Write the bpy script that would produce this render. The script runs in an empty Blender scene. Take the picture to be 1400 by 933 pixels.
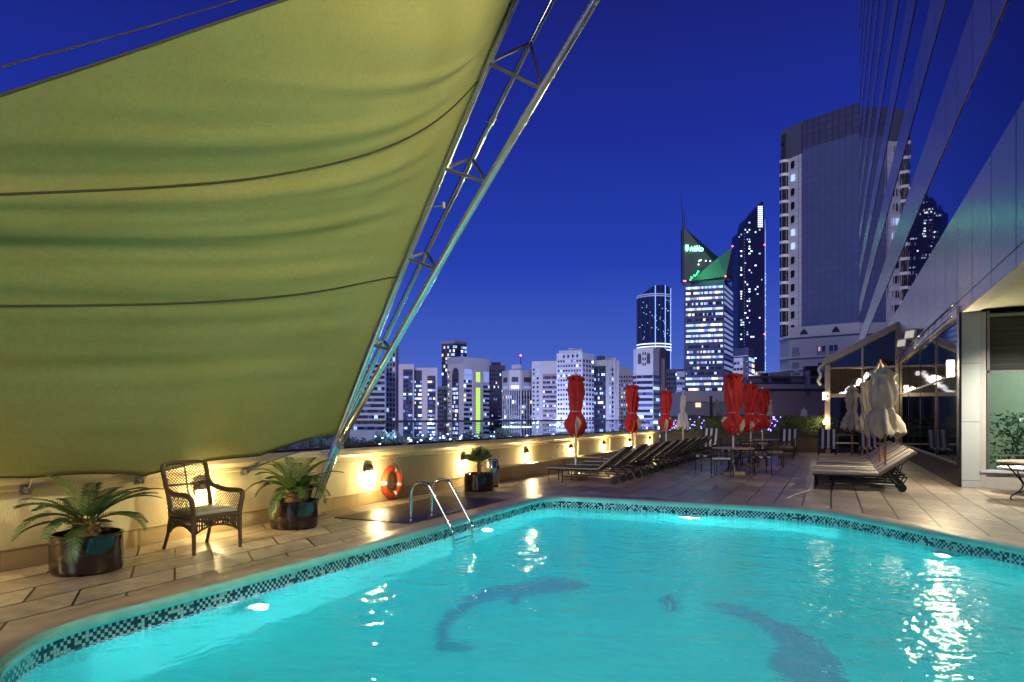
import bpy, bmesh, math, random
from mathutils import Vector, Matrix
from mathutils.geometry import tessellate_polygon
R = math.radians
PI = math.pi
rnd = random.Random(7)
S = bpy.context.scene
COL = S.collection

# ------------------------------------------------------------------ measuring
YAW = R(25.05); F = 933.0; HC = 1.5
fx, fy = -math.sin(YAW), math.cos(YAW)
rx, ry = math.cos(YAW), math.sin(YAW)
def D(px, t):
    c = (px-700)/F
    return Vector((t*(fx+rx*c), t*(fy+ry*c)))
def Zt(py, t): return HC + t*(573-py)/F
def P3(px, py, t):
    d = D(px, t); return Vector((d.x, d.y, Zt(py, t)))
def on_y(px, py, y):
    c = (px-700)/F; t = y/(fy+ry*c); return P3(px, py, t)
def on_x(px, py, x):
    c = (px-700)/F; t = x/(fx+rx*c); return P3(px, py, t)

# ------------------------------------------------------------------ mesh builder
class MB:
    def __init__(s): s.v=[]; s.f=[]; s.m=[]; s.uv=None
    def add(s, vs, fs, mi=0):
        n=len(s.v); s.v += [Vector(a) for a in vs]
        for f in fs: s.f.append([n+i for i in f]); s.m.append(mi)
        return s
    def box(s, c, d, rz=0, mi=0, rot=None):
        M = rot if rot is not None else Matrix.Rotation(rz,3,'Z')
        c=Vector(c); hx,hy,hz=d[0]/2,d[1]/2,d[2]/2
        vs=[c+M@Vector((a*hx,b*hy,e*hz)) for e in(-1,1) for b in(-1,1) for a in(-1,1)]
        return s.add(vs,[(0,2,3,1),(4,5,7,6),(0,1,5,4),(2,6,7,3),(0,4,6,2),(1,3,7,5)],mi)
    def rbox(s, c, d, b=0.01, rz=0, mi=0, rot=None):
        M = rot if rot is not None else Matrix.Rotation(rz,3,'Z')
        c=Vector(c); h=[x/2 for x in d]; b=min(b,min(h)*.9)
        bm=bmesh.new(); bmesh.ops.create_cube(bm,size=1)
        for v in bm.verts: v.co=Vector((v.co.x*d[0],v.co.y*d[1],v.co.z*d[2]))
        bmesh.ops.bevel(bm,geom=bm.edges[:],offset=b,segments=2,affect='EDGES',profile=.6)
        vs=[c+M@v.co for v in bm.verts]; bm.verts.index_update()
        fs=[[v.index for v in f.verts] for f in bm.faces]; bm.free()
        return s.add(vs,fs,mi)
    def tube(s, pts, r, n=8, mi=0, closed=False):
        pts=[Vector(p) for p in pts]; N=len(pts)
        rs = r if isinstance(r,(list,tuple)) else [r]*N
        vs=[]; up=None
        for i,p in enumerate(pts):
            if closed: d=pts[(i+1)%N]-pts[i-1]
            else: d=(pts[min(i+1,N-1)]-pts[max(i-1,0)])
            if d.length<1e-9: d=Vector((0,0,1))
            d.normalize()
            if up is None:
                up=Vector((0,0,1)) if abs(d.z)<.9 else Vector((1,0,0))
            a=up-d*up.dot(d)
            if a.length<1e-4: a=d.orthogonal()
            a.normalize(); b=d.cross(a); up=a
            for k in range(n):
                w=2*PI*k/n; vs.append(p+(a*math.cos(w)+b*math.sin(w))*rs[i])
        fs=[]
        for i in range(N if closed else N-1):
            j=(i+1)%N
            for k in range(n):
                l=(k+1)%n; fs.append((i*n+k,i*n+l,j*n+l,j*n+k))
        if not closed:
            fs.append(tuple(range(n))[::-1]); fs.append(tuple((N-1)*n+k for k in range(n)))
        return s.add(vs,fs,mi)
    def lathe(s, prof, n=24, c=(0,0,0), mi=0, caps=True, axis='Z', fn=None):
        c=Vector(c); vs=[]
        for (r,z) in prof:
            for k in range(n):
                w=2*PI*k/n; rr=r*(fn(w,z) if fn else 1)
                p=Vector((rr*math.cos(w),rr*math.sin(w),z))
                if axis=='X': p=Vector((p.z,p.x,p.y))
                if axis=='Y': p=Vector((p.x,p.z,p.y))
                vs.append(c+p)
        fs=[]
        for i in range(len(prof)-1):
            for k in range(n):
                l=(k+1)%n; fs.append((i*n+k,i*n+l,(i+1)*n+l,(i+1)*n+k))
        if caps:
            fs.append(tuple(range(n))[::-1]); m=(len(prof)-1)*n; fs.append(tuple(m+k for k in range(n)))
        return s.add(vs,fs,mi)
    def prism(s, poly, z0, z1, mi=0, cap=True):
        n=len(poly); vs=[(p[0],p[1],z0) for p in poly]+[(p[0],p[1],z1) for p in poly]
        fs=[(i,(i+1)%n,n+(i+1)%n,n+i) for i in range(n)]
        if cap: fs += [tuple(range(n))[::-1], tuple(range(n,2*n))]
        return s.add(vs,fs,mi)
    def ext(s, pts, d, mi=0):
        "closed planar outline pts extruded by vector d"
        pts=[Vector(p) for p in pts]; d=Vector(d); n=len(pts)
        return s.add(pts+[p+d for p in pts],[(i,(i+1)%n,n+(i+1)%n,n+i) for i in range(n)]+[tuple(range(n))[::-1],tuple(range(n,2*n))],mi)
    def build(s, name, mats, parent=None, smooth=False, recalc=True, origin=None):
        me=bpy.data.meshes.new(name)
        off = Vector(origin) if origin is not None else Vector((0,0,0))
        me.from_pydata([tuple(v-off) for v in s.v],[],s.f)
        if not isinstance(mats,(list,tuple)): mats=[mats]
        for m in mats: me.materials.append(m)
        me.polygons.foreach_set('material_index',s.m)
        if recalc:
            bm=bmesh.new(); bm.from_mesh(me); bmesh.ops.recalc_face_normals(bm,faces=bm.faces[:]); bm.to_mesh(me); bm.free()
        if smooth:
            me.polygons.foreach_set('use_smooth',[True]*len(me.polygons))
            if smooth!='all':
                try: me.set_sharp_from_angle(angle=R(38))
                except Exception: pass
        o=bpy.data.objects.new(name,me); COL.objects.link(o)
        o.location=off
        if parent is not None: o.parent=parent
        return o

def thing(name,label,cat,loc=(0,0,0),rz=0,group=None):
    o=bpy.data.objects.new(name,None); COL.objects.link(o); o.empty_display_size=.2
    o.location=loc; o.rotation_euler=(0,0,rz); o['label']=label; o['category']=cat
    if group: o['group']=group
    return o
def tag(o,label,cat,group=None,kind=None):
    o['label']=label; o['category']=cat
    if group: o['group']=group
    if kind: o['kind']=kind
    return o
def struct(o,label=None):
    o['kind']='structure'
    if label: o['label']=label
    return o
def copy_tree(o,parent=None,skip=()):
    c=o.copy(); COL.objects.link(c); c.parent=parent
    for ch in list(o.children): copy_tree(ch,c)
    return c
def place(o,loc,rz=0,label=None):
    o.location=loc; o.rotation_euler=(0,0,rz)
    if label: o['label']=label
    return o

# ------------------------------------------------------------------ materials
def newmat(name):
    m=bpy.data.materials.new(name); m.use_nodes=True
    nt=m.node_tree; b=nt.nodes['Principled BSDF']; return m,nt,b
def N(nt,t,**k):
    n=nt.nodes.new(t)
    for a,v in k.items():
        if a.startswith('_'): n.inputs[int(a[1:])].default_value=v
        else: setattr(n,a,v)
    return n
def mat(name,col,rough=.5,metal=0,var=.12,vs=6.0,bump=0,bs=60,spec=.5,coat=0,emit=None,estr=0,rvar=.1,sheen=0,stretch=None):
    m,nt,b=newmat(name); L=nt.links.new
    b.inputs['Roughness'].default_value=rough; b.inputs['Metallic'].default_value=metal
    b.inputs['Specular IOR Level'].default_value=spec
    b.inputs['Coat Weight'].default_value=coat; b.inputs['Coat Roughness'].default_value=.05
    if emit: b.inputs['Emission Color'].default_value=(*emit,1); b.inputs['Emission Strength'].default_value=estr
    tc=N(nt,'ShaderNodeTexCoord'); src=tc.outputs['Object']
    if stretch:
        mp=N(nt,'ShaderNodeMapping'); mp.inputs['Scale'].default_value=stretch; L(src,mp.inputs[0]); src=mp.outputs[0]
    nz=N(nt,'ShaderNodeTexNoise'); nz.inputs['Scale'].default_value=vs; nz.inputs['Detail'].default_value=6; L(src,nz.inputs['Vector'])
    mr=N(nt,'ShaderNodeMapRange'); mr.inputs['From Min'].default_value=.3; mr.inputs['From Max'].default_value=.7
    mr.inputs['To Min'].default_value=1-var; mr.inputs['To Max'].default_value=1+var; L(nz.outputs[0],mr.inputs[0])
    mx=N(nt,'ShaderNodeVectorMath',operation='SCALE'); mx.inputs[0].default_value=col; L(mr.outputs[0],mx.inputs['Scale'])
    L(mx.outputs[0],b.inputs['Base Color'])
    if rvar:
        r2=N(nt,'ShaderNodeMapRange'); r2.inputs['From Min'].default_value=.3; r2.inputs['From Max'].default_value=.7
        r2.inputs['To Min'].default_value=max(0,rough*(1-rvar)); r2.inputs['To Max'].default_value=min(1,rough*(1+rvar)); L(nz.outputs[0],r2.inputs[0]); L(r2.outputs[0],b.inputs['Roughness'])
    if bump:
        n2=N(nt,'ShaderNodeTexNoise'); n2.inputs['Scale'].default_value=bs; n2.inputs['Detail'].default_value=4; L(src,n2.inputs['Vector'])
        bp=N(nt,'ShaderNodeBump'); bp.inputs['Strength'].default_value=bump; bp.inputs['Distance'].default_value=.01; L(n2.outputs[0],bp.inputs['Height']); L(bp.outputs[0],b.inputs['Normal'])
    return m
def emis(name,col,st):
    m,nt,b=newmat(name); b.inputs['Base Color'].default_value=(*[min(1,c*.8) for c in col],1)
    b.inputs['Emission Color'].default_value=(*col,1); b.inputs['Emission Strength'].default_value=st; return m
def glass(name,tint=(.9,.95,.95),ior=1.5,rough=.01):
    m,nt,b=newmat(name); L=nt.links.new
    out=nt.nodes['Material Output']; nt.nodes.remove(b)
    t=N(nt,'ShaderNodeBsdfTransparent'); t.inputs[0].default_value=(*tint,1)
    g=N(nt,'ShaderNodeBsdfGlossy'); g.inputs['Roughness'].default_value=rough
    fr=N(nt,'ShaderNodeFresnel'); fr.inputs[0].default_value=ior
    ge=N(nt,'ShaderNodeNewGeometry'); sb=N(nt,'ShaderNodeMath',operation='SUBTRACT'); sb.inputs[0].default_value=1; L(ge.outputs['Backfacing'],sb.inputs[1])
    ml=N(nt,'ShaderNodeMath',operation='MULTIPLY'); L(fr.outputs[0],ml.inputs[0]); L(sb.outputs[0],ml.inputs[1])
    mx=N(nt,'ShaderNodeMixShader'); L(ml.outputs[0],mx.inputs[0]); L(t.outputs[0],mx.inputs[1]); L(g.outputs[0],mx.inputs[2]); L(mx.outputs[0],out.inputs[0])
    return m
def grid_mat(name,col,line,cell,lw,rough=.3,metal=0,var=.06,spec=.5,off=(0,0,0),rotz=0,lrough=None,tilevar=.08):
    """panel joints as real seams in the cladding: darker lines every cell (x,y,z; 0=no lines) in object space"""
    m,nt,b=newmat(name); L=nt.links.new
    b.inputs['Roughness'].default_value=rough; b.inputs['Metallic'].default_value=metal; b.inputs['Specular IOR Level'].default_value=spec
    tc=N(nt,'ShaderNodeTexCoord'); mp=N(nt,'ShaderNodeMapping'); mp.inputs['Location'].default_value=off; mp.inputs['Rotation'].default_value=(0,0,rotz)
    L(tc.outputs['Object'],mp.inputs[0]); sp=N(nt,'ShaderNodeSeparateXYZ'); L(mp.outputs[0],sp.inputs[0])
    tot=None; ids=[]
    for i in range(3):
        if not cell[i]: continue
        dv=N(nt,'ShaderNodeMath',operation='DIVIDE'); L(sp.outputs[i],dv.inputs[0]); dv.inputs[1].default_value=cell[i]
        fr=N(nt,'ShaderNodeMath',operation='FRACT'); L(dv.outputs[0],fr.inputs[0])
        lt=N(nt,'ShaderNodeMath',operation='LESS_THAN'); L(fr.outputs[0],lt.inputs[0]); lt.inputs[1].default_value=lw/cell[i]
        fl=N(nt,'ShaderNodeMath',operation='FLOOR'); L(dv.outputs[0],fl.inputs[0]); ids.append(fl)
        if tot is None: tot=lt
        else:
            a=N(nt,'ShaderNodeMath',operation='MAXIMUM'); L(tot.outputs[0],a.inputs[0]); L(lt.outputs[0],a.inputs[1]); tot=a
    cb=N(nt,'ShaderNodeCombineXYZ')
    for i,f in enumerate(ids): L(f.outputs[0],cb.inputs[i])
    wn=N(nt,'ShaderNodeTexWhiteNoise'); L(cb.outputs[0],wn.inputs['Vector'])
    mr=N(nt,'ShaderNodeMapRange'); mr.inputs['To Min'].default_value=1-tilevar; mr.inputs['To Max'].default_value=1+tilevar; L(wn.outputs[0],mr.inputs[0])
    sc=N(nt,'ShaderNodeVectorMath',operation='SCALE'); sc.inputs[0].default_value=col; L(mr.outputs[0],sc.inputs['Scale'])
    mx=N(nt,'ShaderNodeMix',data_type='RGBA'); L(tot.outputs[0],mx.inputs[0]); L(sc.outputs[0],mx.inputs[6]); mx.inputs[7].default_value=(*line,1)
    L(mx.outputs[2],b.inputs['Base Color'])
    # slight pillowing of each panel so that reflections wander from one to the next
    sb=N(nt,'ShaderNodeTexNoise'); sb.inputs['Scale'].default_value=.35; L(tc.outputs['Object'],sb.inputs['Vector'])
    bp=N(nt,'ShaderNodeBump'); bp.inputs['Strength'].default_value=.12; bp.inputs['Distance'].default_value=.06; L(sb.outputs[0],bp.inputs['Height']); L(bp.outputs[0],b.inputs['Normal'])
    return m

M={}
M['wall']=mat('painted_plaster',(.60,.50,.29),.8,bump=.7,bs=45,var=.16,vs=1.6,stretch=(1,1.6,.5))
M['coping']=mat('stone_coping',(.60,.50,.31),.5,var=.15,vs=3,bump=.15)
M['basestone']=grid_mat('travertine_skirting',(.50,.38,.20),(.12,.09,.05),(0,.62,0),.006,rough=.45,tilevar=.15)
M['chrome']=mat('polished_steel',(.72,.74,.74),.12,1,var=.05)
M['truss']=mat('polished_truss_steel',(.74,.77,.68),.17,.9,var=.06)
M['bracket']=mat('galvanised_steel',(.35,.33,.3),.4,.9,var=.2,vs=30)
M['blackiron']=mat('black_iron',(.012,.012,.014),.4,.3)
M['darkbronze']=mat('dark_bronze_frame',(.02,.018,.016),.4,.4)
M['rubber']=mat('black_rubber',(.012,.012,.013),.6,bump=.2)
M['pot']=mat('glazed_dark_pot',(.012,.006,.006),.10,0,var=.9,vs=5,coat=.35,spec=.5)
M['soil']=mat('soil',(.03,.02,.012),.9,bump=.6)
M['frond']=mat('cycad_leaf',(.075,.135,.03),.42,var=.5,vs=8)
M['frond2']=mat('cycad_leaf_young',(.12,.17,.04),.42,var=.4,vs=8)
M['cone']=mat('cycad_trunk',(.20,.11,.04),.8,var=.5,vs=40,bump=.8,bs=50)
M['wicker']=mat('brown_wicker',(.085,.048,.022),.45,var=.35,vs=60,bump=.5,bs=120)
M['cushion']=mat('pale_cushion',(.42,.36,.27),.8,bump=.2)
M['ring']=mat('orange_lifebuoy',(.62,.075,.018),.45,var=.08,vs=10)
M['white']=mat('white_paint',(.75,.74,.70),.5,var=.05)
M['red']=mat('red_canvas',(.50,.018,.012),.72,var=.22,vs=5,bump=.25,bs=200)
M['beigefab']=mat('beige_canvas',(.60,.50,.33),.8,var=.1,vs=5,bump=.25,bs=200)
M['whitefab']=mat('white_canvas',(.72,.68,.58),.8,var=.06,vs=5)
M['greyfab']=mat('grey_canvas',(.22,.20,.25),.8,var=.1,vs=5)
M['whitepole']=mat('white_metal_pole',(.75,.74,.72),.35,var=.04)
M['wood']=mat('varnished_wood',(.28,.11,.035),.35,var=.35,vs=10,stretch=(1,1,.1))
M['concrete']=mat('concrete_base',(.32,.28,.22),.8,bump=.4,var=.2)
M['loungedark']=mat('charcoal_sling',(.075,.07,.065),.7,bump=.3,bs=200,var=.15)
M['loungeedge']=mat('olive_edging',(.48,.42,.28),.7,bump=.2)
M['tabletop']=mat('stone_tabletop',(.45,.36,.25),.35,var=.25,vs=12)
M['metalclad']=mat('pale_metal_cladding',(.52,.52,.47),.4,.2,var=.05)
M['cream']=mat('cream_render',(.60,.55,.45),.8,var=.06)
M['darkglass']=mat('dark_tinted_glass',(.012,.02,.022),.04,0,spec=1.0,var=.2,vs=.5,rvar=0)
M['lampbody']=mat('bronze_lamp_hood',(.06,.045,.03),.35,.7)
M['lens']=emis('lit_lens',(1,.82,.42),7)
M['lampwhite']=emis('lit_lamp_glass',(1,.83,.5),22)
M['chand']=emis('chandelier_globe',(.95,.95,1),1.3)
M['down']=emis('downlight_disc',(1,.97,.85),18)
M['mauve']=mat('mauve_render',(.36,.25,.27),.85,var=.1,vs=.4)
M['greywall']=mat('grey_render',(.36,.36,.42),.85,var=.08,vs=.4)
M['glassrail']=glass('clear_glass',(.82,.88,.92),1.45)
M['hedge']=mat('hedge_leaf',(.085,.12,.035),.55,var=.5,vs=6)
M['timber']=mat('dark_timber',(.06,.045,.025),.6,var=.3,vs=8)
M['crown']=mat('park_tree_leaf',(.06,.09,.06),.7,var=.5,vs=1)
M['trunk']=mat('bark',(.06,.045,.03),.9,bump=.5)
M['bluelamp']=emis('blue_white_street_light',(.35,.5,1),12)
M['fairy']=emis('violet_fairy_light',(.22,.15,1),9)
M['redlamp']=emis('red_beacon',(1,.05,.08),14)
# sail fabric
m,nt,b=newmat('sail_canvas'); L=nt.links.new
tc=N(nt,'ShaderNodeTexCoord')
nz=N(nt,'ShaderNodeTexNoise'); nz.inputs['Scale'].default_value=.9; nz.inputs['Detail'].default_value=5; L(tc.outputs['Object'],nz.inputs['Vector'])
cr=N(nt,'ShaderNodeValToRGB'); cr.color_ramp.elements[0].color=(.325,.28,.085,1); cr.color_ramp.elements[1].color=(.36,.315,.105,1); cr.color_ramp.elements[0].position=.35; cr.color_ramp.elements[1].position=.65
n5=N(nt,'ShaderNodeTexNoise'); n5.inputs['Scale'].default_value=22; n5.inputs['Detail'].default_value=10; n5.inputs['Roughness'].default_value=.75; L(tc.outputs['Object'],n5.inputs['Vector'])
m5=N(nt,'ShaderNodeMapRange'); m5.inputs['From Min'].default_value=.3; m5.inputs['From Max'].default_value=.7; m5.inputs['To Min'].default_value=.84; m5.inputs['To Max'].default_value=1.12; L(n5.outputs[0],m5.inputs[0])
s5=N(nt,'ShaderNodeVectorMath',operation='SCALE'); L(cr.outputs[0],s5.inputs[0]); L(m5.outputs[0],s5.inputs['Scale'])
L(nz.outputs[0],cr.inputs[0]); L(s5.outputs[0],b.inputs['Base Color']); b.inputs['Roughness'].default_value=.8
wv=N(nt,'ShaderNodeTexNoise'); wv.inputs['Scale'].default_value=140; L(tc.outputs['Object'],wv.inputs['Vector'])
bp=N(nt,'ShaderNodeBump'); bp.inputs['Strength'].default_value=.35; bp.inputs['Distance'].default_value=.006; L(wv.outputs[0],bp.inputs['Height']); L(bp.outputs[0],b.inputs['Normal'])
tr=N(nt,'ShaderNodeBsdfTranslucent'); tr.inputs[0].default_value=(.3,.3,.12,1)
mx=N(nt,'ShaderNodeMixShader'); mx.inputs[0].default_value=.2; L(b.outputs[0],mx.inputs[1]); L(tr.outputs[0],mx.inputs[2]); L(mx.outputs[0],nt.nodes['Material Output'].inputs[0])
M['sail']=m
M['seam']=mat('dark_seam_cord',(.05,.04,.015),.8)

# deck paving: rows along Y, joints cut on the skew
def paving(name,c1,c2,grout,rough,skew=.8,bw=.95,rh=.46):
    m,nt,b=newmat(name); L=nt.links.new
    tc=N(nt,'ShaderNodeTexCoord'); sp=N(nt,'ShaderNodeSeparateXYZ'); L(tc.outputs['Object'],sp.inputs[0])
    ml=N(nt,'ShaderNodeMath',operation='MULTIPLY_ADD'); L(sp.outputs[0],ml.inputs[0]); ml.inputs[1].default_value=skew; L(sp.outputs[1],ml.inputs[2])
    cb=N(nt,'ShaderNodeCombineXYZ'); L(ml.outputs[0],cb.inputs[0]); L(sp.outputs[0],cb.inputs[1])
    br=N(nt,'ShaderNodeTexBrick'); br.offset=.5; br.inputs['Scale'].default_value=1; br.inputs['Brick Width'].default_value=bw; br.inputs['Row Height'].default_value=rh
    br.inputs['Mortar Size'].default_value=.015; br.inputs['Mortar Smooth'].default_value=.2; br.inputs['Color1'].default_value=(*c1,1); br.inputs['Color2'].default_value=(*c2,1); br.inputs['Mortar'].default_value=(*grout,1)
    L(cb.outputs[0],br.inputs['Vector'])
    nz=N(nt,'ShaderNodeTexNoise'); nz.inputs['Scale'].default_value=1.6; nz.inputs['Detail'].default_value=4; nz.inputs['Roughness'].default_value=.55; L(tc.outputs['Object'],nz.inputs['Vector'])
    mr=N(nt,'ShaderNodeMapRange'); mr.inputs['From Min'].default_value=.3; mr.inputs['From Max'].default_value=.7; mr.inputs['To Min'].default_value=.68; mr.inputs['To Max'].default_value=1.2; L(nz.outputs[0],mr.inputs[0])
    sc=N(nt,'ShaderNodeVectorMath',operation='SCALE'); L(br.outputs[0],sc.inputs[0]); L(mr.outputs[0],sc.inputs['Scale'])
    n4=N(nt,'ShaderNodeTexNoise'); n4.inputs['Scale'].default_value=7; n4.inputs['Detail'].default_value=7; n4.inputs['Roughness'].default_value=.7; L(tc.outputs['Object'],n4.inputs['Vector'])
    m4=N(nt,'ShaderNodeMapRange'); m4.inputs['From Min'].default_value=.35; m4.inputs['From Max'].default_value=.6; m4.inputs['To Min'].default_value=.62; m4.inputs['To Max'].default_value=1.08; L(n4.outputs[0],m4.inputs[0])
    s4=N(nt,'ShaderNodeVectorMath',operation='SCALE'); L(sc.outputs[0],s4.inputs[0]); L(m4.outputs[0],s4.inputs['Scale']); L(s4.outputs[0],b.inputs['Base Color'])
    r2=N(nt,'ShaderNodeMapRange'); r2.inputs['From Min'].default_value=.3; r2.inputs['From Max'].default_value=.7; r2.inputs['To Min'].default_value=rough*.85; r2.inputs['To Max'].default_value=rough*1.2; L(nz.outputs[0],r2.inputs[0]); L(r2.outputs[0],b.inputs['Roughness'])
    inv=N(nt,'ShaderNodeMath',operation='MULTIPLY_ADD'); L(br.outputs['Fac'],inv.inputs[0]); inv.inputs[1].default_value=-1
    n3=N(nt,'ShaderNodeTexNoise'); n3.inputs['Scale'].default_value=35; n3.inputs['Detail'].default_value=5; L(tc.outputs['Object'],n3.inputs['Vector'])
    m3=N(nt,'ShaderNodeMath',operation='MULTIPLY'); L(n3.outputs[0],m3.inputs[0]); m3.inputs[1].default_value=.12; L(m3.outputs[0],inv.inputs[2])
    bp=N(nt,'ShaderNodeBump'); bp.inputs['Strength'].default_value=.35; bp.inputs['Distance'].default_value=.005; L(inv.outputs[0],bp.inputs['Height']); L(bp.outputs[0],b.inputs['Normal'])
    return m
M['paving']=paving('stone_paving',(.52,.42,.29),(.28,.21,.15),(.018,.013,.01),.33)
M['kerbstone']=mat('pool_edge_stone',(.40,.31,.22),.35,var=.25,vs=5,bump=.15)

# ------------------------------------------------------------------ camera, world, render
cam=bpy.data.cameras.new('camera'); co=bpy.data.objects.new('camera',cam); COL.objects.link(co); S.camera=co
co.location=(0,0,HC); co.rotation_euler=(R(90),0,YAW); cam.lens=24; cam.sensor_width=36; cam.shift_y=106.5/1400; cam.clip_end=9000; cam.clip_start=.05
w=bpy.data.worlds.new('World'); S.world=w; w.use_nodes=True; nt=w.node_tree; L=nt.links.new
bg=nt.nodes['Background']
sky=N(nt,'ShaderNodeTexSky'); sky.sky_type='NISHITA'; sky.sun_disc=False; sky.sun_elevation=R(1.0); sky.sun_rotation=R(160); sky.ozone_density=6; sky.air_density=1; sky.dust_density=.3
tc=N(nt,'ShaderNodeTexCoord'); sp=N(nt,'ShaderNodeSeparateXYZ'); L(tc.outputs['Generated'],sp.inputs[0])
cr=N(nt,'ShaderNodeValToRGB'); L(sp.outputs[2],cr.inputs[0]); e=cr.color_ramp.elements
e[0].position=0; e[0].color=(.095,.155,.50,1)
e[1].position=1; e[1].color=(.006,.007,.05,1)
for p,c in((.10,(.045,.092,.44)),(.22,(.016,.042,.36)),(.38,(.010,.022,.25)),(.55,(.008,.011,.13))):
    q=e.new(p); q.color=(*c,1)
# the Nishita dusk sky gives only a faint uneven veil over the blue-hour gradient
sc=N(nt,'ShaderNodeVectorMath',operation='SCALE'); L(sky.outputs[0],sc.inputs[0]); sc.inputs['Scale'].default_value=.004
ad=N(nt,'ShaderNodeVectorMath',operation='ADD'); L(cr.outputs[0],ad.inputs[0]); L(sc.outputs[0],ad.inputs[1]); L(ad.outputs[0],bg.inputs[0]); bg.inputs[1].default_value=1.0
S.view_settings.view_transform='Standard'; S.view_settings.look='None'; S.view_settings.exposure=.25; S.view_settings.gamma=1
S.cycles.max_bounces=8; S.cycles.transparent_max_bounces=12; S.cycles.caustics_reflective=False; S.cycles.caustics_refractive=True; S.cycles.blur_glossy=1.0
S.cycles.sample_clamp_indirect=4; S.cycles.use_denoising=True; S.cycles.volume_bounces=1
def lamp(kind,name,loc,energy,col,parent=None,size=.05,tgt=None,spot=None,blend=.6):
    l=bpy.data.lights.new(name,kind); l.energy=energy; l.color=col
    if kind in('POINT','SPOT'): l.shadow_soft_size=size
    if kind=='SPOT': l.spot_size=spot; l.spot_blend=blend
    if kind=='AREA': l.size=size
    o=bpy.data.objects.new(name,l); COL.objects.link(o); o.location=loc
    if parent: o.parent=parent
    if tgt is not None:
        o.rotation_euler=(Vector(tgt)-Vector(loc)).to_track_quat('-Z','Y').to_euler()
    return o
sl=bpy.data.lights.new('dusk_afterglow','SUN'); sl.energy=1.25; sl.angle=R(20); sl.color=(.93,.86,1.0)
so=bpy.data.objects.new('dusk_afterglow',sl); COL.objects.link(so)
so.rotation_euler=Vector((fx*.96+rx*.25,fy*.96+ry*.25,-.50)).to_track_quat('-Z','Y').to_euler()

# ------------------------------------------------------------------ pool
ctrl=[(-5.07,4.2),(-5.03,7.5),(-5.06,11.0),(-5.04,11.75),(-4.82,12.28),(-4.2,12.42),(-2.5,12.42),(-.75,12.42),(-.05,12.18),(.55,11.55),(1.3,10.6),(2.05,9.7),(2.55,8.9),(2.75,7.6),(2.75,4.6),(2.3,2.9),(1.0,2.05),(-1.5,1.95),(-3.6,2.0),(-4.4,2.3),(-4.82,2.65),(-5.08,3.15)]
def catmull(c,k=8):
    out=[];n=len(c)
    for i in range(n):
        p0,p1,p2,p3=[Vector(c[(i+j-1)%n]) for j in range(4)]
        for q in range(k):
            t=q/k
            out.append(.5*((2*p1)+(p2-p0)*t+(2*p0-5*p1+4*p2-p3)*t*t+(3*p1-p0-3*p2+p3)*t**3))
    return out
loop=catmull(ctrl)
NL=len(loop)
area=sum(loop[i].x*loop[(i+1)%NL].y-loop[(i+1)%NL].x*loop[i].y for i in range(NL))
sg=1 if area>0 else -1
nrm=[]
for i in range(NL):
    d=(loop[(i+1)%NL]-loop[i-1]).normalized(); nrm.append(Vector((-d.y,d.x))*sg)   # inward
arc=[0]
for i in range(NL): arc.append(arc[-1]+(loop[(i+1)%NL]-loop[i]).length)
def ringstrip(name,prof,mt,uv=True):
    "prof: list of (inward offset, z)"
    me=bpy.data.meshes.new(name); vs=[];fs=[];uvs=[]
    for (o,z) in prof:
        for i in range(NL+1):
            p=loop[i%NL]+nrm[i%NL]*o; vs.append((p.x,p.y,z))
    W=NL+1; ps=[0]
    for a,b2 in zip(prof,prof[1:]): ps.append(ps[-1]+math.hypot(a[0]-b2[0],a[1]-b2[1]))
    for j in range(len(prof)-1):
        for i in range(NL):
            fs.append((j*W+i,j*W+i+1,(j+1)*W+i+1,(j+1)*W+i))
            uvs += [(arc[i],-ps[j]),(arc[i+1],-ps[j]),(arc[i+1],-ps[j+1]),(arc[i],-ps[j+1])]
    me.from_pydata(vs,[],fs); ul=me.uv_layers.new(name='UVMap')
    for k,u in enumerate(uvs): ul.data[k].uv=u
    me.materials.append(mt); me.polygons.foreach_set('use_smooth',[True]*len(me.polygons))
    o=bpy.data.objects.new(name,me); COL.objects.link(o); return o
# deck sheet with a hole
outer=[Vector((-8.2,-10,0)),Vector((9,-10,0)),Vector((9,37,0)),Vector((-8.2,37,0))]
hole=[Vector((*(loop[i]-nrm[i]*.30),0)) for i in range(NL)]
tri=tessellate_polygon([outer,hole]); allv=outer+hole
mb=MB(); mb.add(allv,[tuple(t) for t in tri])
deck=mb.build('pool_deck',M['paving'],recalc=False)
for p in deck.data.polygons: pass
bm=bmesh.new(); bm.from_mesh(deck.data); bmesh.ops.recalc_face_normals(bm,faces=bm.faces[:])
if sum(f.normal.z for f in bm.faces)<0: bmesh.ops.reverse_faces(bm,faces=bm.faces[:])
bm.to_mesh(deck.data); bm.free(); struct(deck)
struct(ringstrip('pool_edge_paving',[(-.302,0.0),(-.30,.006),(-.02,.006),(0,.0)],M['kerbstone']))
teal=mat('teal_glazed_nosing',(.26,.66,.56),.18,var=.1,vs=6,coat=.5)
struct(ringstrip('pool_nosing',[(0,.0),(.012,-.004),(.03,-.014),(.042,-.03),(.045,-.05),(.04,-.085),(.02,-.09)],teal))
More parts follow.
